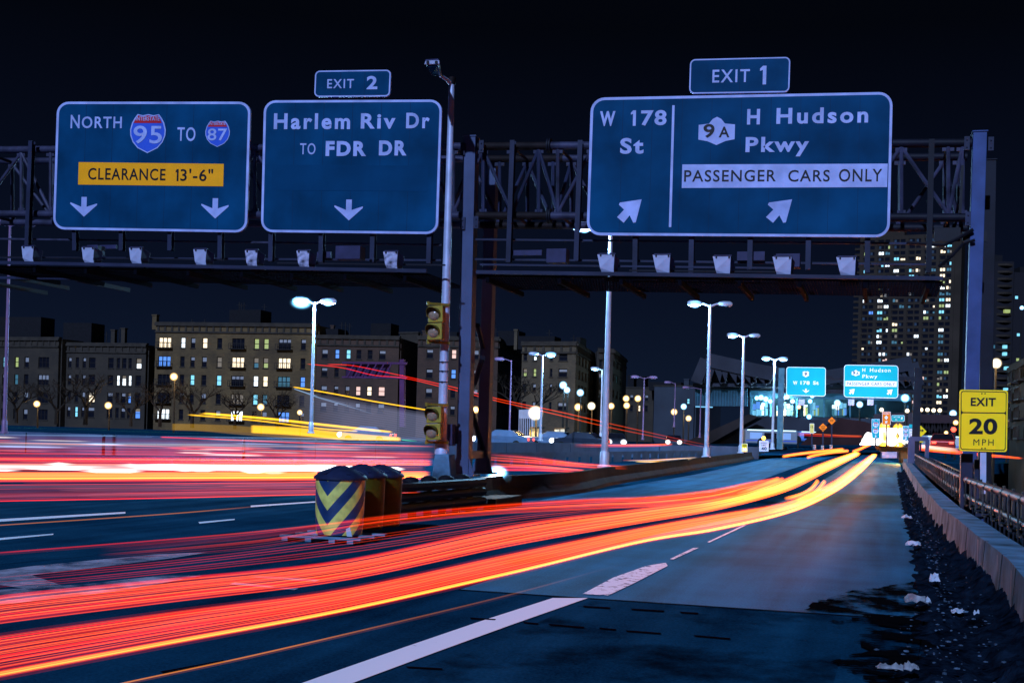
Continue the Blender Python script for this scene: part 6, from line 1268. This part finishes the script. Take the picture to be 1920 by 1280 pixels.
for lb, pts in (('red trails continuing right of the rear gantry column, upper streaks', ([(915, 850), (1000, 857), (1090, 868), (1180, 874)], [(915, 866), (1000, 870), (1090, 876), (1180, 880)])), ('orange red trails low behind the median wall', ([(918, 868), (1000, 872), (1060, 877), (1110, 882)], [(918, 882), (1000, 882), (1060, 884), (1110, 886)]))):
    bundle(lb, pts[0], pts[1], rnd(6, 1.8, 2.8, [RED], .2, .4, .3)+rnd(10, .6, 1.2, [RED, ORG, PNK], .5, 1.4, .3), .6, N=24, mapf=lambda x, y: D(x, y, 42))
bundle('bright red streak above the far retaining wall ending at the twin headlights', [(1075, 833), (1150, 834), (1220, 833.5), (1262, 832)], [(1075, 836), (1150, 836), (1220, 835), (1262, 833)], [(0, 1.4, ORG, 1.6, .4, .15, 0, 1), (1, 2.2, RED, .8, .4, .15, 0, 1)], N=24, mapf=lambda x, y: D(x, y, 80))
HG = lambda x, y: D(x, y, 70)
bundle('pair of thin wavy red streaks slanting down across the buildings', [(574, 682), (640, 689), (700, 703), (760, 709), (840, 728), (930, 751), (1040, 776), (1130, 798), (1260, 825), (1340, 842)], [(612, 683), (660, 685), (720, 697), (790, 712), (860, 728), (940, 749), (1050, 772), (1140, 793), (1260, 820), (1345, 838)], [(0, .9, RED, 1.2, .03, .3, 0, 1), (1, .9, RED, 1.2, .03, .3, 0, 1)], N=70, mapf=HG)
bundle('bright yellow streak slanting down to the lower signal from the left', [(548, 724), (620, 736), (700, 751), (805, 768)], [(548, 726), (620, 738), (700, 753), (805, 770)], [(.5, 1.2, AMB, 2.2, .05, .02, 0, 1)], N=30, mapf=HG)
bundle('two bright yellow streaks above the solid yellow band', [(378, 774), (500, 784), (620, 797), (738, 810)], [(350, 777), (480, 788), (600, 803), (672, 808)], [(0, 1.9, AMB, 2.2, .05, .05, 0, 1), (1, 1.5, AMB, 1.8, .05, .05, 0, 1), (.3, 1.0, AMB, 1.2, .05, .05, 0, 1)], N=30, mapf=HG)
bundle('solid yellow band of light from a passing bus display', [(470, 797), (560, 802), (660, 812), (752, 820)], [(470, 811), (560, 816), (660, 826), (752, 832)], [((i+.5)/9, 1.7, AMB, .9, 0, 0, 0, 1) for i in range(9)], N=30, mapf=HG)
bundle('dim amber band of light left of the solid yellow one', [(322, 794), (380, 795), (470, 800), (650, 820)], [(322, 806), (380, 808), (470, 816), (650, 829)], [((i+.5)/9, 1.4, AMB, .16, 0, .1, 0, 1) for i in range(9)], N=30, mapf=lambda x, y: D(x, y, 71))
bundle('short green streak right of the solid yellow band', [(752, 823), (784, 827)], [(752, 825), (784, 828)], [(.5, .9, (.02, .8, .35), 1.0, .1, .1, 0, 1)], N=10, mapf=HG)
bundle('pale blue streaks below the slanting yellow streak', [(550, 728), (590, 740), (650, 752), (760, 790)], [(552, 730), (600, 748), (680, 775), (780, 805)], [(.1, .8, BLU, .8, .1, .2, 0, .4), (.4, .5, BLU, .4, .2, .3, 0, .7), (.6, .9, BLU, .5, .2, .4, .2, .8)], N=30, mapf=HG)
bundle('blurred passing bus side put in as broad grey blue glow under the yellow streak', [(545, 732), (640, 750), (730, 765), (828, 782)], [(560, 800), (640, 812), (730, 822), (828, 838)], [((i+.5)/14, 6, GRY, 1.0, .35, .02, 0, 1) for i in range(14)], N=24, mapf=lambda x, y: D(x, y, 74))  # faint emission stands in for the blurred bus body, which is no lamp
bundle('yellow and white streaks on the lane left of the median wall', [(1160, 862), (1230, 860), (1310, 856)], [(1200, 866), (1250, 866), (1305, 860)], rnd(10, .5, .9, [AMB, WHT, ORG], .3, 1.0, .3), N=16, mapf=lambda x, y: D(x, y, 60))
bundle('red glow of queuing traffic under the overpass beside the work trailer', [(1705, 832), (1740, 836), (1800, 842)], [(1705, 842), (1745, 846), (1800, 852)], rnd(12, 1.0, 2.4, [RED, ORG, WHT], .4, 1.2, .3), N=16, mapf=lambda x, y: D(x, y, 93))
bundle('red streaks along the far side road right of the exit sign', [(1740, 842), (1800, 846), (1920, 858)], [(1740, 848), (1800, 854), (1920, 866)], rnd(9, .6, 1.3, [RED, ORG], .4, 1.3, .1), N=16, mapf=lambda x, y: D(x, y, 82))
